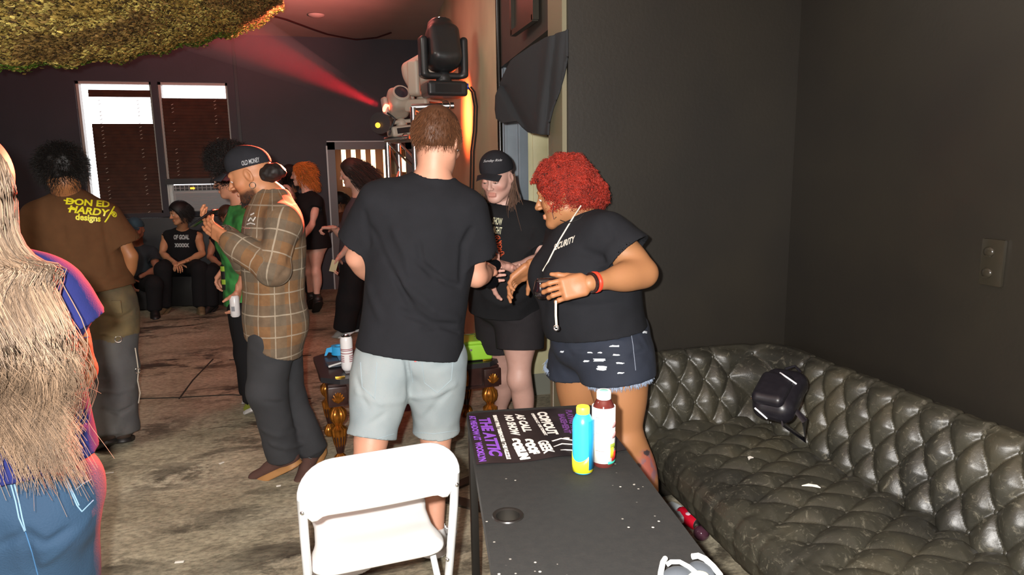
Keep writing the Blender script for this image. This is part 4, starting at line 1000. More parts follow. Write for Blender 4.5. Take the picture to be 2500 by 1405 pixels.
for x, y in ((.075, .06), (gl_-.075, .06), (.075, .54), (gl_-.075, .54)):
    c = GP(x, y, 0); lg = MB().lathe(legp, c, 40, lobes=12, lamp=.16).out('leg', gold, gt)
    MB().lathe([(.017, .078), (.019, .088), (.026, .12), (.034, .165), (.035, .175)], c+V(0, 0, 0), 20).out('leg_core', dwood, lg)
    bx = MB().box(GP(x, y-.018, .41), (.10, .085, .10), GR, bev=.006).out('corner_block', dwood, gt)
    mb = MB()
    for k in range(7):
        a = math.radians(-60+20*k); b0 = GP(x, y-.063, .375); e_ = GP(x+.036*math.sin(a), y-.066, .375+.062*math.cos(a)*.95); mb.tube([b0, lerp(b0, e_, .6)-gf*.004, e_], [.003, .0085, .004], 8)
    mb.out('gold_shell', gold, bx)
# cash box
gn = mat('lime_metal', hexc('#93c83c'), .35)
cb = empty('cash_box', tuple(P(1165, 882, 3.75)), 'lime green metal cash box on the ornate table', 'cash box')
f0 = G(1136, 886, .5); f1 = G(1203, 880, .5); br = unit(f1-f0); bf = np.cross(UP, br); f0 = f1-br*.25
c0 = (f0+f1)/2; BR = frame(br, bf, UP)
MB().box(c0+bf*.10+V(0, 0, .052), (.25, .20, .092), BR, bev=.012, seg=3).out('box_body', gn, cb)
lid = MB().box(c0+bf*.10+V(0, 0, .107), (.254, .204, .022), BR, bev=.010, seg=3).out('lid', gn, cb)
mb = MB(); q = c0+bf*.10+V(0, 0, .12); mb.tube([q-br*.045, q-br*.045+V(0, 0, .012), q-br*.035+V(0, 0, .016), q+br*.035+V(0, 0, .016), q+br*.045+V(0, 0, .012), q+br*.045], .003, 8); mb.out('handle', mat('chrome'), lid)
MB().lathe([(.007, 0), (.007, .003)], c0-bf*.001+V(0, 0, .07), 14, R=frame(br, UP, -bf)).out('keyhole', mat('chrome'), cb)
# white can, blue tape roll, cloth, white pen
c = G(849, 903, .506)
cn = empty('drink_can', c, 'tall white striped drink can at the left end of the ornate table', 'can')
MB().lathe([(.024, 0), (.030, .008), (.033, .02), (.033, .168), (.030, .180), (.027, .186)], c, 28).out('can_body', mat('can_white', hexc('#e4e2e2'), .3), cn)
MB().lathe([(.027, .186), (.0275, .190), (.025, .190), (.024, .186)], c, 28, caps=True).out('can_rim', mat('aluminium', (.8, .8, .8), .25, 1.), cn)
MB().tube([c+V(-.006, -.004, .1895), c+V(.010, .006, .191)], .005, 8, flat=.4).out('pull_tab', mat('aluminium'), cn)
camang = math.atan2(-c[1], -c[0])
for i, z in enumerate((.05, .06, .07, .08, .095, .11, .118)):
    for a0, a1 in (((-1.4, -.45), (.35, 1.4)) if i < 4 else ((-1.4, 1.4),)):
        vs, fs = wrap(c, .0335, lambda a: z, lambda a: z+.0035, camang+a0, camang+a1, 12); link('stripe', meshq('stripe', vs, fs), mat('maroon_print', hexc('#8f2f3c'), .4), cn)
blt = mat('blue_tape', hexc('#2f9ed6'), .5)
c = G(822, 868, .506); tr_ = empty('ticket_roll', c, 'bright blue roll of paper tickets behind the white can', 'tape roll')
MB().lathe([(.022, 0), (.045, 0), (.045, .05), (.022, .05), (.022, 0)], c+V(.015, .03, 0), 30, caps=False).out('roll', blt, tr_)
mb = MB(); a_ = c+V(-.03, .01, .0); mb.prism([a_+gr*.02+V(0, 0, .052), a_-gr*.025+V(0, 0, .044), a_-gr*.04+V(0, 0, .0), a_-gr*.028+V(0, 0, .0), a_-gr*.015+V(0, 0, .02), a_+gr*.02+V(0, 0, .012)], (0, 0, 0), gf*.0015); mb.out('loose_end', blt, tr_)
c = G(822, 890, .507); mb = MB(); mb.box(c+V(.01, 0, .003), (.12, .10, .006), Rz(.2), bev=.002); tag(mb.out('folded_cloth', mat('slate_cloth', hexc('#4d545c'), .8)), 'slate grey folded cloth under the blue ticket roll', 'cloth')
mb = MB(); mb.tube([G(803, 896, .514), G(838, 885, .516)], .006, 8); tag(mb.out('marker_pen', wpl), 'white marker pen lying beside the white can', 'pen')

# ------------------------------------------------------------------ backpack on the sofa
bkm = mat('black_nylon', hexc('#17151b'), .38, noise=(60, hexc('#222026'), .5), coat=.15)
bc_ = (P(1893, 975, 2.66)+P(1913, 975, 2.66))/2
bt, bb = P(1935, 905, 2.74), P(1870, 1030, 2.50); bu = unit(bt-bb); bside = unit(P(1960, 960, 2.50)-P(1880, 925, 2.62)); bside = unit(bside-bu*(bside@bu)); bn = np.cross(bside, bu)
if bn@(CAMP-bc_) < 0: bn = -bn; 
BRm = np.stack([bside, bu, np.cross(bside, bu)], 1)
bk = empty('backpack', tuple(G(1880, 1050, .45)), 'small black backpack leaning in the far corner of the sofa', 'backpack'); bc_ = (bt+bb)/2
L_ = [rbox(bc_, (.082, .128, .055), .05, R=BRm, k=.02)]
bag = garment('bag_body', L_, bk, bkm, .004, disp=nz(.004, 14, 14, 14))
L_ = [rbox(bc_+bn*.05-bu*.035-bside*.012, (.062, .085, .028), .025, R=BRm, k=.02)]
pk = garment('front_pocket', L_, bk, bkm, .004, disp=nz(.003, 14, 14, 14))
refl = mat('reflective_strip', (.85, .85, .9), .15, .6, emit=None)
tr = bvh_of(bag.data); trp = bvh_of(pk.data)
for a, b in (((1905, 911), (1944, 938)), ((1843, 997), (1884, 1033))):
    pts = []
    for t in np.linspace(0, 1, 8):
        x, y = a[0]+(b[0]-a[0])*t, a[1]+(b[1]-a[1])*t; h1, n1_ = pixhit(tr, x, y); h2, n2_ = pixhit(trp, x, y)
        hh = [h for h in (h1, h2) if h is not None]
        if hh: q = min(hh, key=lambda p: np.linalg.norm(p-CAMP)); pts.append(q+unit(CAMP-q)*.002)
    if len(pts) > 2: MB().tube(pts, .0035, 8, flat=1).out('reflective_strip', mat('retro_white', (.9, .9, .95), .3, 0., emit=None), bk)
MB().tube([bc_+bside*.07-bu*.06, bc_+bside*.12-bu*.09-V(0, 0, .02), G(1965, 1075, .47), bc_+bside*.05-bu*.13-V(0, 0, .02)], .012, 8, flat=.3).out('strap', bkm, bk)
MB().tube([bt-bside*.03+bu*.0, bt+bu*.03, bt+bside*.03+bu*.0], .006, 8).out('grab_loop', bkm, bk)
MB().box(P(1842, 974, 2.60), (.012, .03, .006), Rz(.5), bev=.002).out('buckle', mat('chrome'), bk)
# things on the floor between table and sofa
c = G(1682, 1266, .035); ct = empty('soda_can', c, 'red soda can lying on the floor beside the sofa', 'can'); ax = unit(G(1720, 1290, .035)-G(1660, 1250, .035))
Rc_ = frame(np.cross(UP, ax), UP, ax); MB().lathe([(.022, -.06), (.031, -.05), (.033, -.045), (.033, .045), (.027, .06)], c, 24, R=Rc_).out('can_body', mat('can_red', hexc('#c4142c'), .25), ct)
MB().lathe([(.0275, .0602), (.025, .062)], c, 24, R=Rc_).out('can_end', mat('aluminium'), ct); MB().lathe([(.025, -.062), (.0225, -.0602)], c, 24, R=Rc_).out('can_end', mat('aluminium'), ct)
MB().sph(c+V(-.006, -.012, .028), (.018, .014, .006), 14).out('can_emblem', mat('can_print', hexc('#d9b8c4'), .3), ct)
c = G(1712, 1303, .032); ff = empty('plastic_bottle', c, 'dark purple round bottomed plastic bottle on the floor beside the sofa', 'bottle')
MB().sph(c, (.033, .033, .032), 28).out('bottle_body', mat('purple_plastic', hexc('#4a2c38'), .08, coat=.6), ff); MB().lathe([(.012, 0), (.012, .02)], c, 14, R=Rc_).out('neck', mat('purple_plastic'), ff)
mb = MB()
for k, (x, y, s_) in enumerate(((1640, 1243, .05), (1652, 1264, .04))):
    c = G(x, y, .03+.02*k); mb.box(c, (s_*1.5, s_*1.2, .03), Rz(.4+k), bev=.006)
tag(mb.out('paper_box', mat('white_paper2', hexc('#cfd4d6'), .6)), 'crumpled white paper carton on the floor by the red can', 'carton')
# litter on the floor
for i, (x, y, L__, a, lb__) in enumerate(((132, 1152, .05, .1, 'white paper strip on the floor left of the sneakers'), (438, 1373, .035, -.1, 'small white straw piece on the floor near the lower edge'), (541, 1131, .03, .8, 'torn white paper bit left of the brown sneaker'), (680, 1187, .022, .1, 'small white crumb of paper below the brown sneaker'))):
    if i == 0: x, y = 265, 1156
    c = G(x, y, .003); tag(MB().box(c, (L__, .012, .004), Rz(a), bev=.001).out('paper_scrap', wp), lb__, 'scrap')

# ------------------------------------------------------------------ lighting truss with moving heads
alu = mat('truss_aluminium', (.62, .62, .62), .32, 1.); wh = mat('fixture_ivory', hexc('#b5ab9b'), .45); bkf = mat('fixture_black', hexc('#26282a'), .4, coat=.2)
ts = empty('lighting_truss', tuple(V(*P(975, 400, 5.55))*V(1, 1, 0)), 'silver square lighting truss standing behind the man in the black tee', 'truss')
tp = [P(945, 340, 5.6), P(1008, 262, 5.4), P(972, 340, 5.85), P(1030, 262, 5.65)]
for p in tp: MB().tube([V(p[0], p[1], 0), p], .022, 12).out('chord', alu, ts)
mb = MB()
for (a, b) in ((0, 1), (0, 2), (2, 3), (1, 3)):
    zt = min(tp[a][2], tp[b][2])-.02; k = 0
    while zt-(k+1)*.22 > .1:
        A = V(tp[a][0], tp[a][1], zt-k*.22); B = V(tp[b][0], tp[b][1], zt-(k+1)*.22)
        if k % 2: A, B = V(tp[b][0], tp[b][1], zt-k*.22), V(tp[a][0], tp[a][1], zt-(k+1)*.22)
        mb.tube([A, B], .009, 7); k += 1
    mb.tube([V(tp[a][0], tp[a][1], zt), V(tp[b][0], tp[b][1], zt)], .012, 8)
mb.out('braces', alu, ts)
MB().tube([P(1005, 262, 5.42), P(1108, 258, 5.46)], .024, 14).out('top_arm', alu, ts)
MB().tube([P(940, 342, 5.55), P(1000, 334, 5.5)], .02, 12).out('lower_arm', alu, ts)
def ring(p, r): n = unit(CAMP-p); x = unit(np.cross(n, UP)); y = np.cross(n, x); return [p+r*(x*math.cos(a)+y*math.sin(a)) for a in np.linspace(0, 2*math.pi, 20, endpoint=False)]
MB().tube(ring(P(1089, 257, 5.32), .030), .004, 6, closed=True).out('clamp_ring', mat('chrome'), ts); MB().tube(ring(P(990, 333, 5.38), .022), .004, 6, closed=True).out('clamp_ring', mat('chrome'), ts)
def movhead(name, label, base, yaw, tilt, s, m, lensm, bu_=UP, spread=1.):
    """base centre point; fixture axis up; yoke across yaw; head tilted"""
    o = empty(name, base, label, 'stage light'); X = unit(V(math.cos(yaw), math.sin(yaw), 0)); X = unit(X-bu_*(X@bu_)); Yv = np.cross(bu_, X); Rm = np.stack([X, Yv, bu_], 1)
    q = lambda x, y, z: V(*base)+Rm@(V(x, y, z)*s)
    L_ = [rbox(q(0, 0, .055), V(.155, .12, .055)*s, .025*s, R=Rm, k=.01), cap(q(0, 0, .11), q(0, 0, .14), .06*s, k=.01)]
    garment('base_box', L_, o, m, .006)
    mb = MB(); mb.box(q(0, -.122, .055), (.2*s, .006*s, .06*s), frame(*[Rm[:, i] for i in range(3)])); mb.out('display_panel', mat('fixture_dark', hexc('#1c1c1e'), .3), o)
    L_ = [rbox(q(0, 0, .155), V(.15, .05, .022)*s, .02*s, R=Rm, k=.03)]
    for e in (-1, 1): L_.append(rbox(q(e*.155, 0, .29), V(.03, .058, .15)*s, .028*s, R=Rm, k=.02))
    garment('yoke', L_, o, m, .006)
    T = np.array(Matrix.Rotation(tilt, 3, 'X')); Rh = Rm@T; c = q(0, 0, .36)
    hq = lambda x, y, z: c+Rh@(V(x, y, z)*s)
    L_ = [rbox(hq(0, 0, .0), V(.118, .125, .15)*s, .055*s, R=Rh, k=.02), cap(hq(0, 0, .08), hq(0, 0, .20), .115*s, .095*s, k=.03, clip=[(hq(0, 0, .2), Rh[:, 2])]), ell(hq(0, 0, -.12), V(.1, .1, .06)*s, R=Rh, k=.04)]
    hd = garment('head', L_, o, m, .006)
    MB().lathe([(.074*s, .198*s), (.07*s, .206*s), (.03*s, .212*s), (.002*s, .213*s)], c, 28, R=frame(*[Rh[:, i] for i in range(3)])).out('lens', lensm, hd)
    MB().tube([hq(.08*math.cos(a), .08*math.sin(a), .203) for a in np.linspace(0, 2*math.pi, 24, endpoint=False)], .006*s, 6, closed=True).out('lens_ring', mat('chrome') if m is bkf else m, hd)
    return o
lens = mat('dark_lens', (.03, .03, .04), .05, coat=1.); lensr = mat('red_lens', (1, .1, .05), emit=(1, .10, .05), es=14)
yw = -YAW
movhead('moving_head_light', 'large black moving head light on top of the truss', P(1085, 238, 5.35), yw+.35, -.35, .98, bkf, lens)
movhead('moving_head_light', 'ivory moving head light behind the black one on the truss', P(1035, 275, 5.6), yw+1.15, 1.2, .86, wh, lens)
bdir = unit(BEAM1-BEAM0); bx_ = P(985, 332, 5.62)
mh3 = movhead('moving_head_light', 'ivory moving head light throwing the red beam, lowest on the truss', bx_, yw+.45, 1.05, .70, wh, lens, unit(V(-.12, 0, 1)))
MB_ = MB(); MB_.tube([BEAM0-bdir*.03, BEAM0-bdir*.012], [.03, .035], 20); MB_.out('beam_lens', lensr, mh3)
pc_ = empty('par_light', P(935, 300, 5.5), 'small dark stage light with an amber lens hanging left of the truss', 'stage light')
ax = unit(V(-.4, -1, -.1)); Rp_ = frame(unit(np.cross(UP, ax)), unit(np.cross(ax, unit(np.cross(UP, ax)))), ax); c = P(936, 300, 5.5)
MB().lathe([(.04, -.1), (.06, -.08), (.075, .05), (.08, .09)], c, 24, R=Rp_).out('housing', bkf, pc_); MB().lathe([(.02, .0905), (.001, .095)], P(931, 305, 5.47), 18, R=Rp_).out('lens', mat('amber_glow'), pc_)
MB().tube([P(945, 275, 5.5), P(965, 290, 5.52), P(950, 330, 5.52)], .008, 8).out('bracket', bkf, pc_)
mb = MB(); mb.tube([P(1126, 212, 5.36), P(1144, 211, 5.36)], .022, 12); plug = mb.out('power_plug', mat('blue_plug', hexc('#2a55d8'), .4)); tag(plug, 'bright blue power connector at the side of the black moving head', 'connector')
for k, dx in enumerate((0, 7)):
    mb = MB(); mb.tube([P(x+dx, y, 5.36+.02*k) for x, y in ((1142, 212), (1152, 225), (1158, 260), (1156, 320), (1150, 370), (1149, 430), (1147, 520), (1150, 640))], .007, 7); tag(mb.out('power_cable', mat('dark_cable2', hexc('#1c1814'), .5)), ['black cable hanging from the blue connector, the left one', 'black cable hanging from the blue connector, the right one'][k], 'cable')
# haze lit by the beam
bd = unit(BEAM1-BEAM0); x_ = unit(np.cross(bd, UP)); y_ = np.cross(bd, x_); mb = MB(); Rb = frame(x_, y_, bd)
mb.lathe([(.035, .0), (.035+.14*2.6, 2.6)], BEAM0+bd*.015, 32, R=Rb)
hz = bpy.data.materials.new('stage_haze'); hz.use_nodes = True; nt = hz.node_tree; nt.nodes.remove(nt.nodes['Principled BSDF']); vsn = nt.nodes.new('ShaderNodeVolumeScatter'); vsn.inputs['Density'].default_value = .11; vsn.inputs['Anisotropy'].default_value = .0
nt.links.new(vsn.outputs[0], nt.nodes['Material Output'].inputs['Volume']); ho = mb.out('haze', hz); tag(ho, 'red lit haze in the light beam rising from the truss', 'haze', kind='stuff')

# ------------------------------------------------------------------ black cloth hung at the opening
ol = [(1388, 72), (1372, 78), (1335, 92), (1300, 112), (1262, 138), (1248, 150), (1236, 175), (1222, 205), (1212, 235), (1211, 268), (1214, 290), (1228, 301), (1262, 297), (1275, 312), (1292, 322), (1318, 328), (1341, 330), (1343, 300), (1352, 265), (1368, 225), (1380, 180), (1388, 140)]
bm = bmesh.new(); vv_ = [bm.verts.new((x, y, 0)) for x, y in ol]; f = bm.faces.new(vv_)
lo_x = 1205
for ax_, lo_, hi_ in ((0, 1205, 1395), (1, 65, 335)):
    q = lo_
    while q < hi_:
        nn = Vector((1, 0, 0)) if ax_ == 0 else Vector((0, 1, 0)); bmesh.ops.bisect_plane(bm, geom=bm.verts[:]+bm.edges[:]+bm.faces[:], plane_co=nn*q, plane_no=nn); q += 5
for v in bm.verts:
    x, y = v.co.x, v.co.y; t = (1388-x)/175.; dep = 2.98+.62*max(0, t)
    s1 = (x-1345)*.55-(y-90)*.35; fold = .045*math.exp(-((x-1342+(y-120)*.12)/9.)**2)+.03*math.exp(-((x-1372+(y-90)*.1)/8.)**2)-.05*math.exp(-((x-1232-(y-215)*.55)/12.)**2)*(y > 205)+.02*math.sin((x-y*.4)/17.)*(y-60)/270
    dep -= fold; p = P(x, y, dep); v.co = Vector(p)
bmesh.ops.recalc_face_normals(bm, faces=bm.faces[:]); me = bpy.data.meshes.new('black_cloth'); bm.to_mesh(me); bm.free(); me.polygons.foreach_set('use_smooth', np.ones(len(me.polygons), bool))
clo = link('black_cloth', me, mat('black_cotton', hexc('#222325'), .95, bump=(25, .2, .01))); md = clo.modifiers.new('s', 'SOLIDIFY'); md.thickness = .008
tag(clo, 'black cloth draped like a shirt over the side opening near the chrome pole', 'cloth')
# ------------------------------------------------------------------ clothes and hair materials
def fabric(name, hx, rough=.9, hx2=None, amt=.4, scale=18, bs=220, bst=.25): return mat(name, hexc(hx), rough, noise=(scale, hexc(hx2 or hx), amt), bump=(bs, bst, .002), spec=.2)
slate = fabric('black_tee_cotton', '#1d1e22', hx2='#18191c'); navyT = fabric('navy_jersey', '#1c2254', hx2='#171c48'); brownT = fabric('brown_jersey', '#5c3f27', hx2='#4e3420')
blk = fabric('black_jersey', '#1c1c1e', hx2='#161618'); blk2 = fabric('black_knit', '#1a1a1c'); charc = fabric('charcoal_jersey', '#4a464b')
pale = mat('pale_denim', hexc('#8f9899'), .9, noise=(5, hexc('#7d8b91'), .8), bump=(260, .35, .002)); blue = mat('blue_denim', hexc('#15344c'), .85, noise=(4, hexc('#0f2a42'), .8), bump=(240, .4, .003))
dkd = mat('dark_denim', hexc('#1e2534'), .85, noise=(6, hexc('#161c28'), .8), bump=(240, .35, .002)); grd = mat('charcoal_denim', hexc('#323336'), .9, noise=(5, hexc('#28292c'), .7), bump=(220, .3, .002))
stitch = mat('pale_stitch', hexc('#c9cdd0'), .8); white_s = mat('white_leather', hexc('#d9d9d8'), .45); hairm = mat('hair_strands', rough=.6, attr='Col')
patch = mat('patched_canvas', hexc('#7d6b45'), .9, noise=(4, hexc('#3f3b33'), .9), bump=(90, .4, .004)); patch2 = mat('grey_canvas', hexc('#5b5a58'), .9, noise=(5, hexc('#48474a'), .8), bump=(90, .4, .004))
blkrub = mat('black_rubber', hexc('#1d1c1c'), .5)
# plaid from a per-vertex cloth coordinate
pm = bpy.data.materials.new('brown_plaid'); pm.use_nodes = True; nt = pm.node_tree; N = nt.nodes; L = nt.links; b_ = N['Principled BSDF']; b_.inputs['Roughness'].default_value = .95
at = N.new('ShaderNodeAttribute'); at.attribute_name = 'puv'; sp_ = N.new('ShaderNodeSeparateXYZ'); L.new(at.outputs['Vector'], sp_.inputs[0])
def M_(op, a, b=None, c=None):
    n = N.new('ShaderNodeMath'); n.operation = op
    for i, x in enumerate((a, b, c)):
        if x is None: continue
        if isinstance(x, (int, float)): n.inputs[i].default_value = x
        else: L.new(x, n.inputs[i])
    return n.outputs[0]
def band(src, per, off, half): return M_('LESS_THAN', M_('ABSOLUTE', M_('SUBTRACT', M_('FRACT', M_('ADD', M_('DIVIDE', src, per), off)), .5)), half/per)
tc = N.new('ShaderNodeTexCoord'); mp = tc
lu, lv = band(sp_.outputs[0], .098, .2, .0032), band(sp_.outputs[1], .105, 0., .0032)
bu2, bv2 = band(sp_.outputs[0], .196, .45, .048), band(sp_.outputs[1], .21, .25, .05)
basep = mix_(M_('MULTIPLY', bu2, .55), hexc('#82603f'), hexc('#6f6452')); basep = mix_(M_('MULTIPLY', bv2, .55), basep.outputs['Result'], hexc('#5f5b50'))
basep = mix_(M_('MULTIPLY', M_('MAXIMUM', lu, lv), .85), basep.outputs['Result'], hexc('#a89c88')); basep = mix_(.35, basep.outputs['Result'], ramp_(nzs(30, 5).outputs['Fac'], [(.3, hexc('#8a8078')), (.7, (1, 1, 1))]).outputs[0], 'MULTIPLY')
L.new(basep.outputs['Result'], b_.inputs['Base Color'])

def roots(J): c = (J['anL']+J['anR'])/2; return V(c[0], c[1], 0)
def haircut(root, hf, col, grow=.012, cuts=(), extra=(), n=1500, ln=.03, rad=.0011, out=.35, flow=(0, -.3, -.8), curl=0., disp=None, name='hair', h=.004, helix=0., turns=0, K=8, colv=.3, grav=.2, seg=4, seed=1, jit=.3, lay=None):
    """hair mass over the skull (cut by planes in head space) plus strands growing out of it"""
    s = hf['s']; R = hf['R']
    Lp0 = None; Lp = [ell(H(hf, 0, -.018, .037), (V(.076, .096, .088)+grow)*s, R=R, k=.02)]+list(extra)
    def post(p, d):
        for (c, nn) in cuts: d = np.maximum(d, (p-H(hf, *c))@(R@unit(V(*nn))))
        return d
    v, f = sdf(Lp, h, disp, post)
    base = (v, f.astype(np.int32), np.tile(V(*col)*.75, (len(v), 1)))
    rs = np.random.RandomState(seed); ql = hl(hf, v); ok = np.where(~((ql[:, 1] > .045) & (ql[:, 2] < .075)))[0]; pick = ok[rs.randint(0, len(ok), n)]; c0 = H(hf, 0, -.02, .02)
    nrm = v[pick]-c0; nrm /= np.linalg.norm(nrm, axis=1, keepdims=True)
    d = nrm*out+(R@V(*flow))[None, :]
    if lay: d = lay(v[pick], nrm)
    st = strands(n, v[pick]-nrm*.003, d, ln, K=K, rad=rad, curl=curl, seed=seed, col=col, colv=colv, helix=helix, turns=turns, grav=grav, seg=seg, jitter=jit)
    return joinmesh(name, [base, (st[0], st[1], st[2])], hairm, root)
def seam(root, tree, pix, r=.0015, m=None, name='seam', off=.001):
    pts = []
    for (x, y) in pix:
        h_, n_ = pixhit(tree, x, y)
        if h_ is not None: pts.append(h_+unit(CAMP-h_)*off)
    if len(pts) > 1: return MB().tube(pts, r, 5).out(name, m or stitch, root)
def dens(pts, n=6):
    o = []
    for a, b in zip(pts, pts[1:]):
        for k in range(n): o.append((a[0]+(b[0]-a[0])*k/n, a[1]+(b[1]-a[1])*k/n))
    return o+[pts[-1]]
def pixtext(obj, txt, a, b, size, m, name='print', up=None, bold=0., shear=0., parent=None, squeeze=None):
    """lettering on a garment, running from photo pixel a to photo pixel b"""
    tr = bvh_of(obj.data); A, _ = pixhit(tr, *a); B, _ = pixhit(tr, *b)
    if A is None or B is None: return None
    r = unit(B-A); u = unit(np.cross(-ray(*a), r)) if up is None else up; u = unit(u-r*(u@r))
    if u@UP < 0: u = -u
    bm = text_mesh(txt, size*1.4, bold, shear, cuts=.01); xs = [v.co.x for v in bm.verts]; k = np.linalg.norm(B-A)/(max(xs)-min(xs)); mid = (max(xs)+min(xs))/2
    for v in bm.verts: v.co.x = (v.co.x-mid)*k
    return decal(bm, tr, (A+B)/2, r, u, .002, name, m, parent or obj)

# ================================================================== man in the black tee (back to us)
sk1 = hexc('#c48f76')
J = dict(pel=P(1000, 838, 2.72), nb=P(1058, 432, 2.76), shL=P(925, 492, 2.70), shR=P(1143, 515, 2.76), elL=P(872, 628, 2.80), wrL=P(925, 700, 3.0), elR=P(1162, 675, 2.80), wrR=P(1196, 662, 3.03),
         hpL=P(940, 880, 2.70), hpR=P(1066, 880, 2.74), knL=P(906, 1075, 2.60), knR=P(1064, 1062, 2.76), anL=P(862, 1342, 2.50), anR=P(1062, 1302, 2.66), toL=G(775, 1372, .04), toR=G(1100, 1275, .04))
m = dict(w=1.12, t=1.12, arm=1.12, leg=1.12, hip=1.05, glute=1.05)
rt_ = empty('person', roots(J), 'man in a plain black tee and pale denim shorts, seen from behind', 'person')
hf = hframe(P(1070, 350, 2.79), fh*.85+rt*.30-UP*.30, s=1.02)
body(rt_, J, m, sk1, h=.0055, hf=hf, hands=dict(R=dict(d=fh*.6-rt*.3+UP*.1, n=-UP, thumb=-1, curl=.7), L=dict(d=fh*.8+rt*.3, n=-UP, thumb=1, curl=.6)), nr=.060)
T = tee_prims(J, m, off=.020, sleeve=.70, slw=.032, hem=P(1000, 862, 2.70), hemw=.205, neck=.073, ft=.62)
cr_ = [tuple(list(c[:-2])+[c[-2]*.8, c[-1]*2.2]) for c in [(905, 560, 960, 660, 1010, 760, 1060, 800, .016, -.011), (925, 590, 985, 690, 1040, 740, .018, .010), (1020, 640, 1090, 690, 1120, 700, .014, -.010), (985, 700, 1060, 760, 1120, 780, .018, .009), (1150, 560, 1130, 600, 1125, 690, .016, -.009),
       (1020, 590, 1030, 640, 1060, 680, .014, -.007), (900, 700, 930, 780, .02, .006), (1030, 805, 1075, 798, 1120, 812, .010, -.007), (890, 520, 900, 600, .014, -.008), (980, 760, 1050, 790, 1110, 795, .016, -.009), (960, 560, 990, 620, 1000, 680, .02, .006), (880, 855, 1000, 856, 1130, 850, .004, -.002)]]
tee = garment('t_shirt', T, rt_, slate, .0055, disp=addf(nz(.004, 9, 9, 4.5), nz(.0025, 22, 22, 14, seed=3)), crease=cr_)
S_ = pants_prims(J, m, .011, rk=.080, ra=.07, upto=1.)+[ell(J['pel']-UP*.02, (.165, .13, .12), k=.05)]
eL, eR = P(905, 1066, 2.62), P(1065, 1054, 2.76)
dL, dR = unit(J['knL']-J['hpL']), unit(J['knR']-J['hpR'])
shpost = legpost(J, dict(L=(eL, dL), R=(eR, dR)))
S_ += [cap(eL-dL*.05, eL+dL*.05, .078, .084, k=.004, op='s'), cap(eR-dR*.05, eR+dR*.05, .080, .086, k=.004, op='s')]
sh_ = garment('shorts', S_, rt_, pale, .0055, disp=addf(nz(.004, 8, 8, 8), nz(.002, 30, 30, 18)), post=shpost, crease=[(870, 955, 930, 985, 985, 978, .012, .010), (990, 870, 1000, 930, 998, 960, .012, -.014), (1010, 970, 1060, 965, 1110, 940, .012, .009), (1030, 1030, 1070, 980, 1100, 950, .014, -.007), (900, 1040, 940, 1010, .012, -.006), (1060, 900, 1100, 880, .02, -.005), (870, 920, 900, 1000, .012, -.006)])
tr = bvh_of(sh_.data)
for k, pts in enumerate(([(880, 885), (884, 945), (915, 975), (920, 885)], [(1030, 885), (1036, 935), (1068, 960), (1102, 928), (1106, 880)], [(1000, 872), (1003, 900), (1008, 935)], [(855, 1072), (900, 1079), (962, 1060)], [(1008, 1056), (1060, 1060), (1128, 1050)])): seam(sh_, tr, dens(pts), .0013, mat('pocket_stitch', hexc('#93a3aa'), .8))
h0, _ = pixhit(tr, 1014, 877); MB().box(h0-fh*.003, (.008, .004, .022)).out('red_tab', mat('red_tab', hexc('#b8605f'), .7), sh_)
haircut(rt_, hf, hexc('#5e3a22'), .013, cuts=[((0, -.09, -.045), (0, -.35, -1)), ((0, .055, .04), (0, 1, -.45)), ((.0, .03, -.02), (0, .9, -.9))], n=6500, ln=.019, rad=.0009, out=.45, flow=(0, -.25, -.75), colv=.35, h=.0045, disp=nz(.004, 30, 30, 30))
MB().sph(H(hf, .088, -.008, -.033), .0045, 8).out('earring', mat('chrome'), rt_)
bkst = mat('black_stripe', hexc('#1a1a1a'), .5)
shoe(rt_, J['anL'], J['toL'], .30, white_s, mat('white_sole', hexc('#e6e6e6'), .6), lace=white_s, stripes=bkst, high=.02); shoe(rt_, J['anR'], J['toR'], .30, white_s, mat('white_sole'), lace=white_s, stripes=bkst, high=.02)
sg = empty('sunglasses', P(1205, 650, 3.16), 'round black sunglasses held between the man in the tee and the woman in the cap', 'sunglasses')
for k, q in enumerate((P(1206, 650, 3.14), P(1200, 690, 3.14))):
    n_ = unit(unit(CAMP-q)+rt*.35-UP*.5); x_ = unit(np.cross(n_, UP)); MB().lathe([(.002, -.003), (.031, -.003), (.033, .0), (.031, .003), (.002, .004)], q, 26, R=frame(x_, np.cross(n_, x_), n_)).out('lens', mat('black_glass', (.004, .004, .005), .3, spec=.15), sg)
MB().tube([P(1200, 668, 3.14), P(1197, 671, 3.13), P(1200, 674, 3.14)], .003, 6).tube([P(1192, 693, 3.15), P(1188, 690, 3.2), P(1186, 668, 3.25)], .003, 6).out('bridge', mat('chrome'), sg)

# ================================================================== woman with red curls
sk2 = hexc('#9f6e48')
J = dict(pel=P(1466, 835, 2.72), nb=P(1425, 532, 2.74), shL=P(1482, 575, 2.58), shR=P(1385, 572, 2.90), elL=P(1572, 668, 2.50), wrL=P(1438, 692, 2.36), elR=P(1372, 690, 2.96), wrR=P(1298, 648, 2.84),
         hpL=P(1502, 880, 2.62), hpR=P(1422, 872, 2.84), knL=P(1528, 1072, 2.60), knR=P(1416, 1050, 2.90), anL=P(1604, 1270, 2.62), anR=P(1402, 1195, 3.00), toL=G(1545, 1300, .04), toR=G(1350, 1220, .04))
m = dict(w=1.22, t=1.35, arm=1.28, leg=1.22, hip=1.22, glute=1.3, belly=1.2, bust=1.45, sag=1.2)
rt_ = empty('person', roots(J), 'woman with bright red curly hair, black tee and ripped dark denim shorts, beside the sofa', 'person')
hf = hframe(P(1376, 478, 2.72), -rt*.9+fh*.25-UP*.22, s=1.0)
ta = P(1590, 1140, 2.62)
def tat(v):
    pass
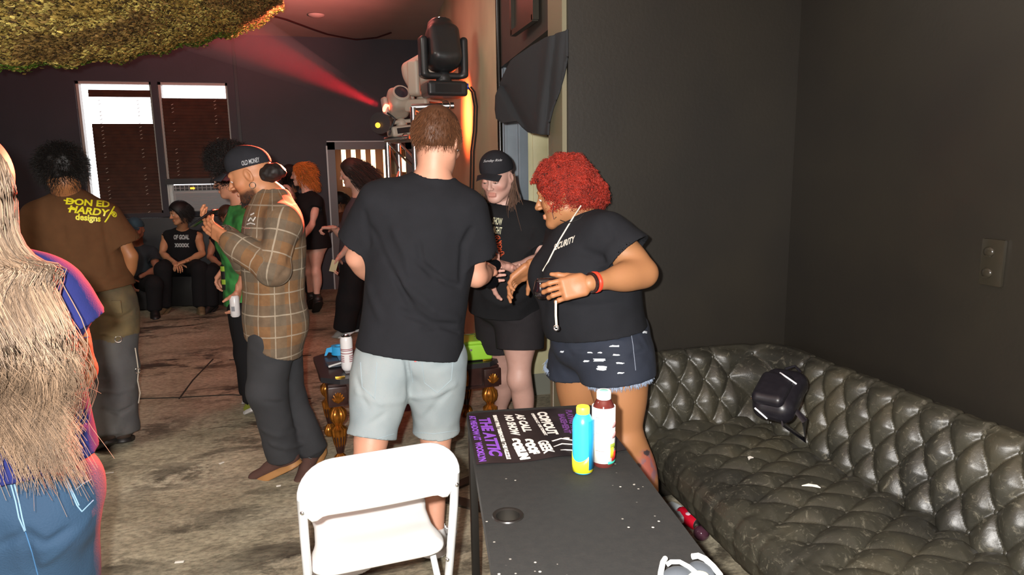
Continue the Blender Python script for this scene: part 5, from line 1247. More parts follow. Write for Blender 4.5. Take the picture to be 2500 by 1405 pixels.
bd_ = body(rt_, J, m, sk2, h=.0055, hf=hf, nr=.060, hands=dict(L=dict(d=unit(P(1352, 712, 2.34)-J['wrL']), n=unit(fh*.8-UP*.3-rt*.1), thumb=1, curl=[.45, .55, .65, .7], spread=.03, tout=.30, tcurl=.0, s=1.0), R=dict(d=unit(-rt*.75-UP*.62), n=unit(-UP*.55+rt*.5-fh*.55), thumb=1, curl=[.35, .5, .6, .7], spread=.09, tout=.5, tcurl=.2)))
cols = bd_.data.color_attributes['Col']; n = len(bd_.data.vertices); vv_ = np.zeros(n*3, np.float32); bd_.data.vertices.foreach_get('co', vv_); vv_ = vv_.reshape(-1, 3).astype(float); cc = np.zeros(n*4, np.float32); cols.data.foreach_get('color', cc); cc = cc.reshape(-1, 4)
rel = vv_-CAMP; dd = rel@fw; px = 1250+FPX*(rel@r2)/dd; py = 702.5-FPX*(rel@u2)/dd; onleg = (vv_[:, 2] < .5)&(px > 1500)
q_ = ((px-1583)/30)**2+((py-1142)/42)**2; k_ = np.clip(1.25-q_-.5*vnoise(vv_*60), 0, 1)*onleg*.75; tone = np.where((vnoise(vv_*45+9) > 0)[:, None], V(*hexc('#9a4a4a')), V(*hexc('#6b4f66'))); cc[:, :3] = cc[:, :3]*(1-k_[:, None])+tone*k_[:, None]
for x, y, r_ in ((1579, 1106, 7), (1559, 1138, 6), (1606, 1121, 4)):
    k_ = (((px-x)**2+(py-y)**2) < r_*r_)*onleg; cc[k_ > 0, :3] = hexc('#3a3236')
cols.data.foreach_set('color', cc.ravel())
T = tee_prims(J, m, off=.016, sleeve=.55, slw=.03, hem=P(1462, 806, 2.72), hemw=.215, neck=.078, ft=.60)
tee = garment('t_shirt', T, rt_, slate, .0055, disp=addf(nz(.003, 9, 9, 5), nz(.002, 24, 24, 16)), crease=[(1425, 615, 1465, 628, 1480, 640, .014, -.012), (1500, 590, 1480, 640, 1450, 660, .016, .007), (1360, 740, 1420, 752, 1520, 740, .02, -.008), (1480, 540, 1500, 600, .012, -.006)])
S_ = pants_prims(J, m, .014, rk=.12, upto=.6)+[ell(J['pel'], (.20, .18, .11), k=.05), ell(J['pel']+UP*.07, (.19, .175, .09), k=.05)]; eL, eR = P(1512, 925, 2.60), P(1395, 893, 2.88); dL, dR = unit(J['knL']-J['hpL']), unit(J['knR']-J['hpR'])
S_ += [cap(J['hpL'], eL+dL*.1, .125, .122, k=.05), cap(J['hpR'], eR+dR*.1, .115, .11, k=.05)]
shpost = legpost(J, dict(L=(eL, dL), R=(eR, unit(dR+rt*.3))), P(1462, 768, 2.72))
sh_ = garment('shorts', S_, rt_, dkd, .0055, disp=addf(nz(.004, 9, 9, 16), nz(.002, 30, 30, 30)), post=shpost, crease=[(1400, 860, 1460, 865, 1560, 845, .010, .008), (1420, 885, 1500, 880, 1570, 860, .010, -.008), (1440, 830, 1520, 835, 1575, 815, .010, .007), (1540, 790, 1580, 850, .012, .006)])
tr = bvh_of(sh_.data)
for pts in ([(1432, 805), (1440, 820), (1468, 822), (1508, 808), (1512, 790)], [(1535, 780), (1545, 840), (1552, 905)]): seam(sh_, tr, dens(pts), .0012, mat('denim_stitch', hexc('#7d8594'), .8))
rs = np.random.RandomState(4)
for k, (x, y, w_, hh_) in enumerate(((1463, 880, 15, 6), (1470, 900, 12, 10), (1500, 846, 12, 3), (1505, 868, 9, 3), (1432, 883, 7, 4), (1512, 888, 9, 3), (1440, 862, 6, 2), (1466, 862, 5, 2), (1515, 912, 8, 3), (1575, 812, 5, 5), (1372, 860, 5, 3))):
    mb = MB()
    for j in range(max(3, int(hh_*1.2))):
        yy = y-hh_/2+j*hh_/max(3, int(hh_*1.2)); xx = x+rs.randn()*1.5; ww = w_*(.6+.4*rs.rand()); pts = [pixhit(tr, xx+dx, yy+rs.randn()*.4)[0] for dx in (-ww, -ww/3, ww/3, ww)]; pts = [p-unit(ray(xx, yy))*.0015 for p in pts if p is not None]
        if len(pts) > 2: mb.tube(pts, .0016, 4)
    if len(mb.bm.verts): mb.out('frayed_tear', mat('fray_white', hexc('#cfd6dd'), .9), sh_)
# pale frayed hem
def hemring(e_, d_, rad, n=700, mm=None):
    x = unit(np.cross(d_, V(.3, 1, .2))); y = np.cross(d_, x); a = rs.rand(n)*6.283; st = e_+x*np.cos(a)[:, None]*rad+y*np.sin(a)[:, None]*rad-d_*.004; dr = np.tile(d_, (n, 1))+.25*rs.randn(n, 3)
    return strands(n, st, dr, .022, K=4, rad=.0011, seed=8, col=hexc('#8e9db3'), colv=.15)
joinmesh('frayed_hem', [hemring(eL, dL, .1225), hemring(eR, dR, .113)], hairm, sh_)
tr = bvh_of(tee.data); pixtext(tee, 'SECURITY', (1352, 606), (1405, 583), .02, mat('silver_print', hexc('#c8c4b8'), .5), bold=.001, shear=.3)
seamm = mat('lanyard_white', hexc('#d6cfc0'), .5)
pts = []
for x, y in ((1418, 503), (1400, 530), (1385, 555), (1368, 583), (1352, 612), (1338, 640), (1325, 662)):
    h_, _ = pixhit(tr, x, y); q = P(x, y, 2.6) if h_ is None else h_-unit(ray(x, y))*.006; pts.append(q)
MB().tube(pts, .0028, 7).out('lanyard_cord', seamm, rt_)
MB().tube([P(1357, 735, 2.33), P(1357, 770, 2.34), P(1359, 800, 2.34)], .0042, 8).out('strap_end', seamm, rt_); MB().tube(ring(P(1358, 801, 2.335), .008), .003, 6, closed=True).out('metal_ring', mat('chrome'), rt_)
# bracelets on the wrist
ax = unit(J['wrL']-J['elL']); 
def bracelet(t, r, w_, mt, nm):
    c = J['wrL']-ax*t; x = unit(np.cross(ax, UP)); y = np.cross(ax, x); MB().lathe([(r, -w_), (r+.003, -w_*.6), (r+.003, w_*.6), (r, w_)], c, 28, R=frame(x, y, ax)).out(nm, mt, rt_)
bracelet(.012, .0335, .0055, mat('dark_band', hexc('#2a1a18'), .2, coat=.6), 'wristband'); bracelet(.028, .0345, .007, mat('orange_band', hexc('#e0402a'), .3, coat=.5), 'wristband')
# red curls
ctr = P(1397, 462, 2.735)
ex = [ell(ctr, (.090, .095, .052), k=.03), ell(P(1430, 470, 2.74), (.062, .07, .055), k=.03), ell(P(1345, 442, 2.71), (.045, .06, .04), k=.03)]
def post_cut(c, n_): return (np.linalg.inv(hf['R'])@(V(*c)-hf['c'])/hf['s'], np.linalg.inv(hf['R'])@V(*n_))
red = hexc('#8e2415')
haircut(rt_, hf, red, .010, cuts=[post_cut(P(1400, 500, 2.7), (0, 0, -1))], extra=ex, n=6500, ln=.026, rad=.0017, out=1., flow=(0, 0, -.1), helix=.0065, turns=2.6, K=18, colv=.38, grav=.25, disp=nz(.014, 26, 26, 26), h=.006, seg=4)
MB().tube([P(1348+a, y, 2.62) for a, y in ((4, 500), (0, 520), (4, 536), (10, 530))], .0012, 5).out('hoop_earring', mat('chrome'), rt_)
MB().tube([P(1368, 538, 2.64), P(1388, 545, 2.60), P(1415, 535, 2.60), P(1428, 520, 2.62)], .0016, 6).out('choker', blkrub, rt_)
eyes(rt_, hf); brows(rt_, hf, mat('dark_brow', hexc('#3a1c12'), .7))
for S in 'LR':
    an_ = J['an'+S]; top_ = lerp(J['kn'+S], an_, .56); garment('sock', [cap(top_, an_, .05, .044, k=.01, clip=[(top_, -unit(an_-top_))]), cap(an_, an_-UP*.06, .044, k=.02)], rt_, blk2, .006)
    shoe(rt_, an_-UP*.05+UP*.0, J['to'+S], .26, blkrub, blkrub, high=.03)
pw = empty('black_pouch', P(1330, 705, 2.36), 'shiny black pouch held in the hand of the red haired woman', 'pouch')
Rp_ = np.stack([unit(J['wrL']-P(1330, 700, 2.34)), unit(np.cross(UP, unit(J['wrL']-P(1330, 700, 2.34)))), UP], 1)
garment('pouch_body', [rbox(P(1338, 702, 2.41), (.046, .020, .034), .018, R=Rp_, k=.01), ell(P(1322, 712, 2.41), (.026, .02, .024), R=Rp_, k=.02)], pw, mat('patent_black', hexc('#160f12'), .12, coat=1.), .003)

# ================================================================== woman in the cap (facing us)
sk3 = hexc('#c49a8c')
J = dict(pel=P(1236, 735, 3.72), nb=P(1236, 502, 3.64), shL=P(1300, 532, 3.62), shR=P(1170, 535, 3.60), elL=P(1330, 640, 3.50), wrL=P(1252, 655, 3.36), elR=P(1145, 650, 3.55), wrR=P(1200, 690, 3.36),
         hpL=P(1268, 765, 3.68), hpR=P(1212, 765, 3.84), knL=P(1268, 925, 3.62), knR=P(1228, 915, 3.98), anL=P(1284, 1062, 3.68), anR=P(1222, 1012, 4.08), toL=G(1262, 1095, .04), toR=G(1200, 1040, .04))
m = dict(w=1.12, t=1.25, arm=1.05, leg=1.10, hip=1.1, glute=1.05, belly=1.4, bust=1.1, sag=.6)
rt_ = empty('person', roots(J), 'woman in a black baseball cap and black printed tee looking down, facing the camera', 'person')
hf = hframe(P(1213, 435, 3.56), -fh*.82-rt*.36-UP*.30, s=.93)
body(rt_, J, m, sk3, h=.006, hh=.003, hf=hf, nr=.054, hands=dict(L=dict(d=unit(P(1205, 640, 3.28)-J['wrL']), n=unit(-fh*.3+UP*.8), thumb=1, curl=.5), R=dict(d=unit(fh*-.4+UP*.2), n=unit(rt), thumb=1, curl=.6)))
eyes(rt_, hf); brows(rt_, hf, mat('light_brow', hexc('#8a6a52'), .8), .003)
for q in (-1, 1): MB().tube([H(hf, q*x, y, z) for x, y, z in ((.017, .0925, .006), (.031, .0945, .001), (.046, .086, .004))], .0012, 5).out('lashes', mat('dark_brow'), rt_)
for q in (-1, 1): garment('eyelid', [ell(H(hf, q*.031, .0795, .012), V(.0148, .0142, .0125)*.93, R=hf['R'], k=.001)], rt_, mat('eyelid_skin', hexc('#c99584'), .5), .002, post=lambda p, d: np.maximum(d, (H(hf, 0, .09, .005)-p)@hf['R'][:, 2]))
cp = cap_hat(rt_, hf, fabric('black_cap_twill', '#26262a', hx2='#1c1c20'), brim=.065, lift=.004, tilt=.05); trc = bvh_of(cp.data)
pixtext(cp, 'Sunday Ride', (1180, 394), (1226, 391), .012, mat('cap_silver', hexc('#bdbdc0'), .5), shear=.5)
T = tee_prims(J, m, off=.016, sleeve=.78, slw=.03, hem=P(1230, 758, 3.70), hemw=.195, neck=.072, ft=.74)
tee = garment('t_shirt', T, rt_, blk, .006, disp=addf(nz(.004, 8, 8, 5), nz(.002, 22, 22, 14)), crease=[(1180, 720, 1230, 745, 1290, 720, .018, .010), (1300, 560, 1285, 640, .016, -.008)])
bt_ = mat('print_bone', hexc('#b9b89a'), .6); ot = mat('print_orange', hexc('#c4512c'), .6)
pixtext(tee, 'SHOW', (1203, 540), (1226, 543), .035, bt_, bold=.001); pixtext(tee, 'NIGHT', (1200, 562), (1225, 565), .035, bt_, bold=.001)
tr = bvh_of(tee.data); rs = np.random.RandomState(2)
for k in range(9):
    x0, y0 = 1206+rs.rand()*14, 580+k*5.5; seam(tee, tr, [(x0+9*math.sin(a*1.3)+k, y0+4*math.sin(a*2.1+k)) for a in np.linspace(0, 4.5, 10)], .0022, ot, 'printed_flame', .0015)
S_ = pants_prims(J, m, .012, rk=.11, upto=.8)+[ell(J['pel'], (.185, .15, .12), k=.05)]; eL, eR = P(1270, 852, 3.63), P(1218, 838, 3.92); dL, dR = unit(J['knL']-J['hpL']), unit(J['knR']-J['hpR'])
S_ += [cap(J['hpL'], eL+dL*.1, .112, .112, k=.05), cap(J['hpR'], eR+dR*.1, .105, .105, k=.05), cap(eL-dL*.04, eL+dL*.12, .098, .1, k=.003, op='s')]
sh_ = garment('shorts', S_, rt_, fabric('black_shorts', '#2a2729', hx2='#222022'), .006, disp=nz(.004, 8, 8, 8), post=legpost(J, dict(L=(eL, dL), R=(eR, dR))), crease=[(1210, 770, 1260, 790, 1300, 770, .016, .008)])
n = 260; rs = np.random.RandomState(11); st = np.array([H(hf, (.072+.006*rs.rand())*(1 if k % 3 else -1), -.03-.04*rs.rand(), .0) for k in range(n)]); dr = np.tile(V(0, 0, -1), (n, 1))+.1*rs.randn(n, 3)
joinmesh('hair', [strands(n, st, dr, .24, K=14, rad=.0022, seed=3, col=hexc('#5a4030'), curl=.010, curlf=5)], hairm, rt_)
MB().sph(H(hf, .078, -.004, -.032), .004, 8).out('earring', mat('chrome'), rt_)
for S in 'LR': shoe(rt_, J['an'+S], J['to'+S], .25, blkrub, blkrub)

# ================================================================== man in the plaid shirt
sk4 = hexc('#b9805a')
J = dict(pel=P(672, 765, 3.45), nb=P(665, 478, 3.45), shL=P(694, 545, 3.28), shR=P(672, 535, 3.62), elL=P(668, 655, 3.20), wrL=P(560, 590, 3.27), elR=P(610, 640, 3.60), wrR=P(545, 570, 3.48),
         hpL=P(668, 795, 3.37), hpR=P(672, 790, 3.53), knL=P(652, 955, 3.36), knR=P(700, 975, 3.52), anL=P(690, 1110, 3.42), anR=P(762, 1092, 3.52), toL=G(615, 1146, .04), toR=G(728, 1162, .03))
m = dict(w=1.0, t=1.08, arm=1., leg=1.0, hip=1., glute=1.)
rt_ = empty('person', roots(J), 'man in a brown plaid shirt and black cap looking at the phone in his hands', 'person')
hf = hframe(P(612, 430, 3.44), -rt*.93-fh*.10-UP*.36, s=1.0)
def beard(q, c):
    k = np.clip((-q[:, 2]-.052)/.02, 0, 1)*np.clip((q[:, 1]+.015)/.02, 0, 1)*(np.abs(q[:, 0]) < .075); lip = (np.abs(q[:, 0]) < .02) & (q[:, 2] > -.078) & (q[:, 2] < -.052) & (q[:, 1] > .085)
    k2 = ((np.abs(q[:, 2]+.046) < .006) & (q[:, 1] > .08) & (np.abs(q[:, 0]) < .03)); k = np.where(lip, .15, np.maximum(k*.9, k2*.85)); return c*(1-k[:, None])+V(*hexc('#2a1c16'))*k[:, None]
pd = unit(P(478, 528, 3.36)-J['wrL'])
body(rt_, J, m, sk4, h=.006, hh=.003, hf=hf, headcol=beard, headkw=dict(nose=1.15), nr=.062, hands=dict(L=dict(d=unit(P(485, 540, 3.33)-J['wrL']), n=unit(fh*.65+UP*.4), thumb=-1, curl=[.15, .25, .35, .4], spread=.08, tout=.4, s=1.08), R=dict(d=unit(P(475, 520, 3.40)-J['wrR']), n=unit(UP*.8-fh*.3), thumb=1, curl=.5)))
eyes(rt_, hf); brows(rt_, hf, mat('black_hair', hexc('#16110f'), .6), .0045)
n = 900; rs = np.random.RandomState(5); a = rs.uniform(-1, 1, n); st = np.array([H(hf, .055*x*1.0, .085-.06*abs(x)+.004*rs.randn(), -.085-.02*rs.rand()+.035*abs(x)) for x in a]); dr = np.tile(hf['R']@V(0, .35, -1), (n, 1))+.3*rs.randn(n, 3)
joinmesh('beard', [strands(n, st, dr, .028, K=6, rad=.0012, seed=3, col=hexc('#1c1411'), curl=.003)], hairm, rt_)
cp = cap_hat(rt_, hf, fabric('black_cap_wool', '#2a2b30', hx2='#202125'), brim=.07, yaw=math.radians(0), lift=.004); 
pixtext(cp, 'OLD MONEY', (590, 400), (634, 390), .022, mat('cap_white', hexc('#a9acb0'), .6), bold=.0004, shear=.3)
bun = P(672, 420, 3.42); garment('hair_bun', [ell(bun, (.05, .045, .04), k=.02), ell(P(650, 425, 3.43), (.05, .05, .045), k=.03)], rt_, mat('black_hair'), .006, disp=nz(.006, 60, 60, 60))
MB().tube(ring(H(hf, -.088, -.012, -.045)-V(0, 0, .006), .014), .0022, 6, closed=True).out('hoop_earring', mat('chrome'), rt_)
up, r_, f_, rp, fp2 = bframe(J)
hemP = P(668, 840, 3.44); T = torso(J, m, .03)+[cap(lerp(J['pel'], J['nb'], .62), hemP-UP*.02, .165, .200, flat=(f_, .70), k=.07)]
for S in 'LR':
    T += arm(J, m, S, .022)[:4]+[cap(J['el'+S], lerp(J['el'+S], J['wr'+S], .80), .07, .055, k=.04), cap(lerp(J['el'+S], J['wr'+S], .76), J['wr'+S], .044, .044, k=.003, op='s'), ell(J['el'+S]-UP*.015, (.075, .07, .06), k=.04)]
# collar
T += [cap(J['nb']+r_*q*.055+up*.01, J['nb']-r_*q*-.02+f_*.06-up*.03, .022, .02, k=.02) for q in (-1, 1)]+[cap(J['nb']-f_*.05+r_*.04, J['nb']-f_*.05-r_*.04, .026, k=.02), cap(J['nb'], J['nb']+up*.2, .066, .09, k=.01, op='s')]
hemn = unit(V(0, 0, -1)-r_*0-rt*.42)
def plaid_uv(v):
    best = np.full(len(v), 9.); uv = np.zeros((len(v), 2)); 
    def seg(a, b, s0, kr, bias):
        nonlocal best, uv
        ab = b-a; l = np.linalg.norm(ab); t = np.clip(((v-a)@ab)/(l*l), 0, 1); q = v-a-t[:, None]*ab; d = np.linalg.norm(q, axis=1)/kr+bias; x = unit(np.cross(ab, UP)); y = np.cross(unit(ab), x)
        u = np.arctan2(q@x, q@y)*.062; m_ = d < best; uv[m_] = np.stack([u, s0+t*l], 1)[m_]; best = np.where(m_, d, best)
    for S, o in (('L', 0), ('R', 1.)): seg(J['sh'+S], J['el'+S], o, .062, 0); seg(J['el'+S], J['wr'+S], o+.29, .06, 0)
    ax_ = lerp(J['pel'], J['nb'], .5); q = v-ax_; d = np.abs(q@r_)/.16; u = np.arctan2(q@f_*1.4, q@-r_)*.19; m_ = (np.hypot(q@r_, (q@f_)*1.35)/.17) < best*1.0
    uv[m_] = np.stack([u, v[:, 2]], 1)[m_]; return uv
T += [cap(J['hpL']-UP*.2, J['hpL'], .1, .1, k=.002, op='s')] if 0 else []
garment('plaid_shirt', T, rt_, pm, .006, disp=addf(nz(.006, 7, 7, 4), nz(.003, 20, 20, 10)), post=lambda p, d: np.maximum(d, np.where(p[:, 2] < hemP[2]+.25, (p-hemP)@hemn, -1)), uv=plaid_uv, crease=[(650, 690, 700, 660, 720, 600, .016, -.011), (600, 620, 650, 640, .012, -.008), (660, 600, 700, 640, .016, .008), (590, 690, 600, 760, .016, -.009), (640, 700, 645, 800, .018, .009), (700, 700, 690, 800, .018, -.009), (735, 620, 740, 720, .014, .007)])
sh_ = [o for o in rt_.children if o.name.startswith('plaid')][0]; tr = bvh_of(sh_.data)
for pts in ([(606, 540), (612, 532), (618, 540), (624, 530)], [(603, 548), (612, 545), (622, 548)], [(612, 525), (620, 521)]): seam(sh_, tr, pts, .0035, mat('print_bone2', hexc('#c9c6c0'), .6), 'embroidery', .002)
seam(sh_, tr, [(590, 558), (600, 558), (610, 558)], .002, mat('pink_stitch', hexc('#c98a80'), .7), 'embroidery', .002)
Pp = pants_prims(J, m, .010, rk=.075, ra=.06)
for S in 'LR':
    Pp += [cap(J['hp'+S], J['kn'+S], .098, .078, k=.05), cap(J['kn'+S], J['an'+S]+UP*.0, .078, .082 if S == 'L' else .07, k=.04, clip=[(J['an'+S]-UP*.015, unit(J['an'+S]-J['kn'+S]))])]
garment('trousers', Pp, rt_, grd, .006, disp=addf(nz(.006, 8, 8, 6), nz(.003, 20, 20, 26)), crease=[(640, 1050, 680, 1065, 720, 1050, .014, .01), (660, 1085, 700, 1095, 740, 1085, .012, .011), (650, 980, 690, 985, .014, -.008)])
brs = mat('brown_suede', hexc('#4f352d'), .85); gum = mat('gum_sole', hexc('#a37647'), .6)
shoe(rt_, J['anL']-UP*.0+V(0, 0, .0), J['toL'], .31, brs, gum, lace=blkrub, solet=.035, high=.0)
dt = unit(J['toR']-J['anR']); shoe(rt_, J['anR'], J['anR']+unit(dt)*.2, .30, brs, gum, up=UP*.9+unit(np.cross(np.cross(dt, UP), dt))*.2, lace=blkrub, solet=.03, high=.0)
ph = empty('smartphone', P(488, 533, 3.36), 'phone held up in the hands of the man in plaid', 'phone'); pdv = unit(P(470, 545, 3.38)-P(505, 520, 3.38)); MB().box(P(497, 533, 3.39), (.15, .075, .009), frame(*[x for x in (pdv, unit(np.cross(unit(np.cross(pdv, fh)), pdv)), unit(np.cross(pdv, fh)))]), bev=.004).out('phone_body', mat('phone_black', hexc('#15151a'), .2), ph)

# ================================================================== man in the brown tee (back to us)
sk5 = hexc('#a06a42')
J = dict(pel=P(238, 720, 3.98), nb=P(166, 474, 3.97), shL=P(88, 528, 3.90), shR=P(262, 530, 4.00), elL=P(66, 650, 3.92), wrL=P(80, 735, 4.02), elR=P(318, 625, 4.03), wrR=P(305, 712, 4.08),
         hpL=P(212, 742, 3.93), hpR=P(275, 742, 4.00), knL=P(225, 895, 3.88), knR=P(292, 890, 3.96), anL=P(252, 1055, 3.80), anR=P(298, 1045, 3.90), toL=G(225, 1072, .04), toR=G(310, 1040, .04))
m = dict(w=1.08, t=1.15, arm=1.0, leg=1.1, hip=1.05, glute=1.05)
rt_ = empty('person', roots(J), 'man seen from behind in a brown tee with yellow lettering and patched grey trousers', 'person')
hf = hframe(P(152, 424, 3.93), fh*.7-rt*.55-UP*.35, s=1.03)
body(rt_, J, m, sk5, h=.007, hh=.004, hf=hf, hands=dict(R=dict(d=-UP, n=-rt, thumb=1, curl=.4)), nr=.064)
T = tee_prims(J, m, off=.022, sleeve=.72, slw=.035, hem=P(236, 712, 3.97), hemw=.195, neck=.072, ft=.7)
tee = garment('t_shirt', T, rt_, brownT, .006, disp=addf(nz(.005, 8, 8, 5), nz(.003, 18, 18, 12)), crease=[(250, 520, 262, 590, 275, 660, .018, -.010), (200, 560, 210, 640, .02, .007), (150, 540, 160, 600, .02, -.008), (220, 680, 270, 690, 310, 675, .014, -.008)])
yl = mat('yellow_print', hexc('#d8b81e'), .5)
pixtext(tee, 'DON ED', (160, 492), (268, 500), .034, yl, bold=.0018, shear=.1); pixtext(tee, 'HARDY', (168, 511), (268, 522), .038, yl, bold=.0018, shear=.15); pixtext(tee, 'designs', (184, 530), (246, 535), .034, yl, bold=.0018); pixtext(tee, '®', (272, 524), (285, 525), .03, yl, bold=.0008)
tr = bvh_of(tee.data); seam(tee, tr, dens([(156, 489), (171, 492), (186, 490)], 3), .004, yl, 'print_flourish', .002); seam(tee, tr, dens([(279, 505), (271, 519), (263, 533), (256, 543)], 3), .0045, yl, 'print_flourish', .002); seam(tee, tr, dens([(166, 510), (178, 507), (188, 512)], 3), .004, yl, 'print_flourish', .002)
bc5 = hexc('#17120f')
haircut(rt_, hf, bc5, .022, cuts=[((0, -.09, -.055), (0, -.2, -1)), ((0, .06, .03), (0, 1, -.4))], n=3000, ln=.045, rad=.0015, out=.7, flow=(0, -.2, -.4), curl=.006, disp=nz(.01, 25, 25, 25), h=.005)
Pp = pants_prims(J, m, .012, rk=.08, ra=.06)
for S in 'LR': Pp += [cap(J['hp'+S], J['kn'+S], .105, .088, k=.05), cap(J['kn'+S], J['an'+S], .088, .094, k=.04, clip=[(J['an'+S]-UP*.02, unit(J['an'+S]-J['kn'+S]))])]
zk = P(290, 822, 3.96)[2]
tro = garment('trousers', Pp, rt_, [patch2, patch], .006, disp=addf(nz(.007, 8, 8, 5), nz(.004, 18, 18, 18)), crease=[(250, 770, 290, 780, 325, 760, .012, -.012), (235, 955, 290, 960, 330, 945, .010, .014), (250, 1000, 290, 1010, 325, 990, .012, -.010), (245, 815, 290, 822, 325, 812, .008, .008), (230, 925, 262, 930, .01, .01)])
mi = np.zeros(len(tro.data.polygons), np.int32)
for p in tro.data.polygons:
    if p.center[2]+.015*math.sin(p.center[0]*40) > zk: mi[p.index] = 1
tro.data.polygons.foreach_set('material_index', mi); tr = bvh_of(tro.data)
c, _ = pixhit(tr, 289, 829); MB().tube(ring(c-unit(ray(289, 829))*.008, .018), .0028, 8, closed=True).out('metal_ring', mat('chrome'), tro)
MB().tube([P(x, y, 3.93) for x, y in ((330, 850), (334, 875), (338, 905), (336, 930), (342, 960), (338, 985))], .003, 6).out('hanging_cord', mat('pale_cord'), tro); MB().tube(ring(P(336, 906, 3.92), .014), .0025, 6, closed=True).out('metal_ring', mat('chrome'), tro)
h0, _ = pixhit(tr, 281, 750); 
if h0 is not None: MB().box(h0, (.075, .012, .075), Rz(-YAW), bev=.005).out('back_pocket', patch, tro)
for S in 'LR': shoe(rt_, J['an'+S], J['to'+S], .31, mat('brown_boot', hexc('#3a2d26'), .6), blkrub, high=.06)

# ================================================================== woman with the long brown hair, cut by the frame at left
sk6 = hexc('#8a5a3c')
J = dict(pel=P(8, 1205, 1.47), nb=P(-78, 610, 1.42), shL=P(-262, 700, 1.36), shR=P(112, 705, 1.47), elL=P(-300, 950, 1.38), wrL=P(-260, 1080, 1.6), elR=P(190, 905, 1.52), wrR=P(130, 990, 1.72),
         hpL=P(-72, 1270, 1.44), hpR=P(72, 1275, 1.49)); z0 = V(0, 0, 1)
J['knL'] = J['hpL']*V(1, 1, 0)+V(-.02, .02, .47); J['knR'] = J['hpR']*V(1, 1, 0)+V(.02, .02, .47); J['anL'] = J['knL']*V(1, 1, 0)+V(0, -.02, .09); J['anR'] = J['knR']*V(1, 1, 0)+V(0, -.02, .09); J['toL'] = J['anL']+fh*.15-UP*.05; J['toR'] = J['anR']+fh*.15-UP*.05
m = dict(w=.98, t=1.05, arm=.95, leg=1.15, hip=1.14, glute=1.25)
rt_ = empty('person', roots(J), 'woman with long wavy brown hair, navy tee and blue jeans at the left edge', 'person')
hf = hframe(P(-82, 462, 1.42), fh*.95-rt*.2-UP*.15, s=.96)
body(rt_, J, m, sk6, h=.006, hh=.005, hf=hf, hands=dict(R=dict(d=fh*.8-rt*.4, n=-rt, thumb=-1, curl=.5)))
T = tee_prims(J, m, off=.016, sleeve=.50, slw=.045, hem=P(14, 1122, 1.46), hemw=.178, neck=.07, ft=.72)
T += [ell(lerp(J['shR'], J['elR'], .22), (.072, .07, .09), k=.03)]
tee = garment('t_shirt', T, rt_, navyT, .005, disp=addf(nz(.004, 9, 9, 7), nz(.002, 24, 24, 18)), crease=[(60, 1100, 130, 1080, 220, 1040, .010, .006), (30, 1150, 120, 1120, 200, 1090, .010, -.006), (150, 1000, 220, 1040, .012, -.007)])
pixtext(tee, 'SHOULD', (-60, 1098), (78, 1050), .038, mat('tee_white_print', hexc('#dfe0ea'), .6), bold=.001)
Pp = pants_prims(J, m, .010, rk=.075, ra=.06)+[ell(J['pel'], (.185, .13, .12), k=.05)]
for S in 'LR': Pp += [cap(J['hp'+S], J['kn'+S], .112, .078, k=.035), cap(J['kn'+S], J['an'+S]-UP*.02, .078, .085, k=.04)]
up, r_, f_, rp, fp2 = bframe(J)
Pp += [cap(J['pel']-fp2*.17-UP*.02, J['pel']-fp2*.16-UP*.18, .012, .012, k=.03, op='s')]
jn = garment('jeans', Pp, rt_, blue, .005, disp=addf(nz(.004, 10, 10, 8), nz(.0015, 30, 30, 30)), crease=[(60, 1300, 110, 1330, 170, 1290, .010, -.010), (62, 1300, 70, 1350, 85, 1405, .010, -.012), (0, 1335, 50, 1310, .01, -.010), (100, 1380, 160, 1330, 220, 1260, .010, .006)])
tr = bvh_of(jn.data); js = mat('jean_stitch', hexc('#6d8ba1'), .8); js2 = mat('jean_seam_dark', hexc('#2c567c'), .8)
for pts, mm_ in (([(142, 1128), (150, 1160), (172, 1200), (188, 1235), (200, 1250), (212, 1238), (228, 1222)], js), ([(147, 1130), (155, 1160), (177, 1200), (193, 1235)], js), ([(142, 1126), (180, 1108), (238, 1082)], js), ([(145, 1132), (183, 1114), (238, 1088)], js2), ([(185, 1196), (205, 1180), (222, 1172)], js), ([(26, 1182), (38, 1225), (46, 1265), (60, 1298)], js), ([(34, 1180), (46, 1225), (54, 1265), (62, 1296)], js), ([(62, 1300), (78, 1350), (92, 1404)], js2)): seam(jn, tr, dens(pts), .0013, mm_)
h0, _ = pixhit(tr, 152, 1158); 
if h0 is not None: MB().box(h0-fh*.002, (.009, .004, .016), Rz(-YAW), bev=.001).out('red_tab', mat('red_tab2', hexc('#a83238'), .6), jn)
for S in 'LR': shoe(rt_, J['an'+S], J['to'+S], .25, blkrub, blkrub)
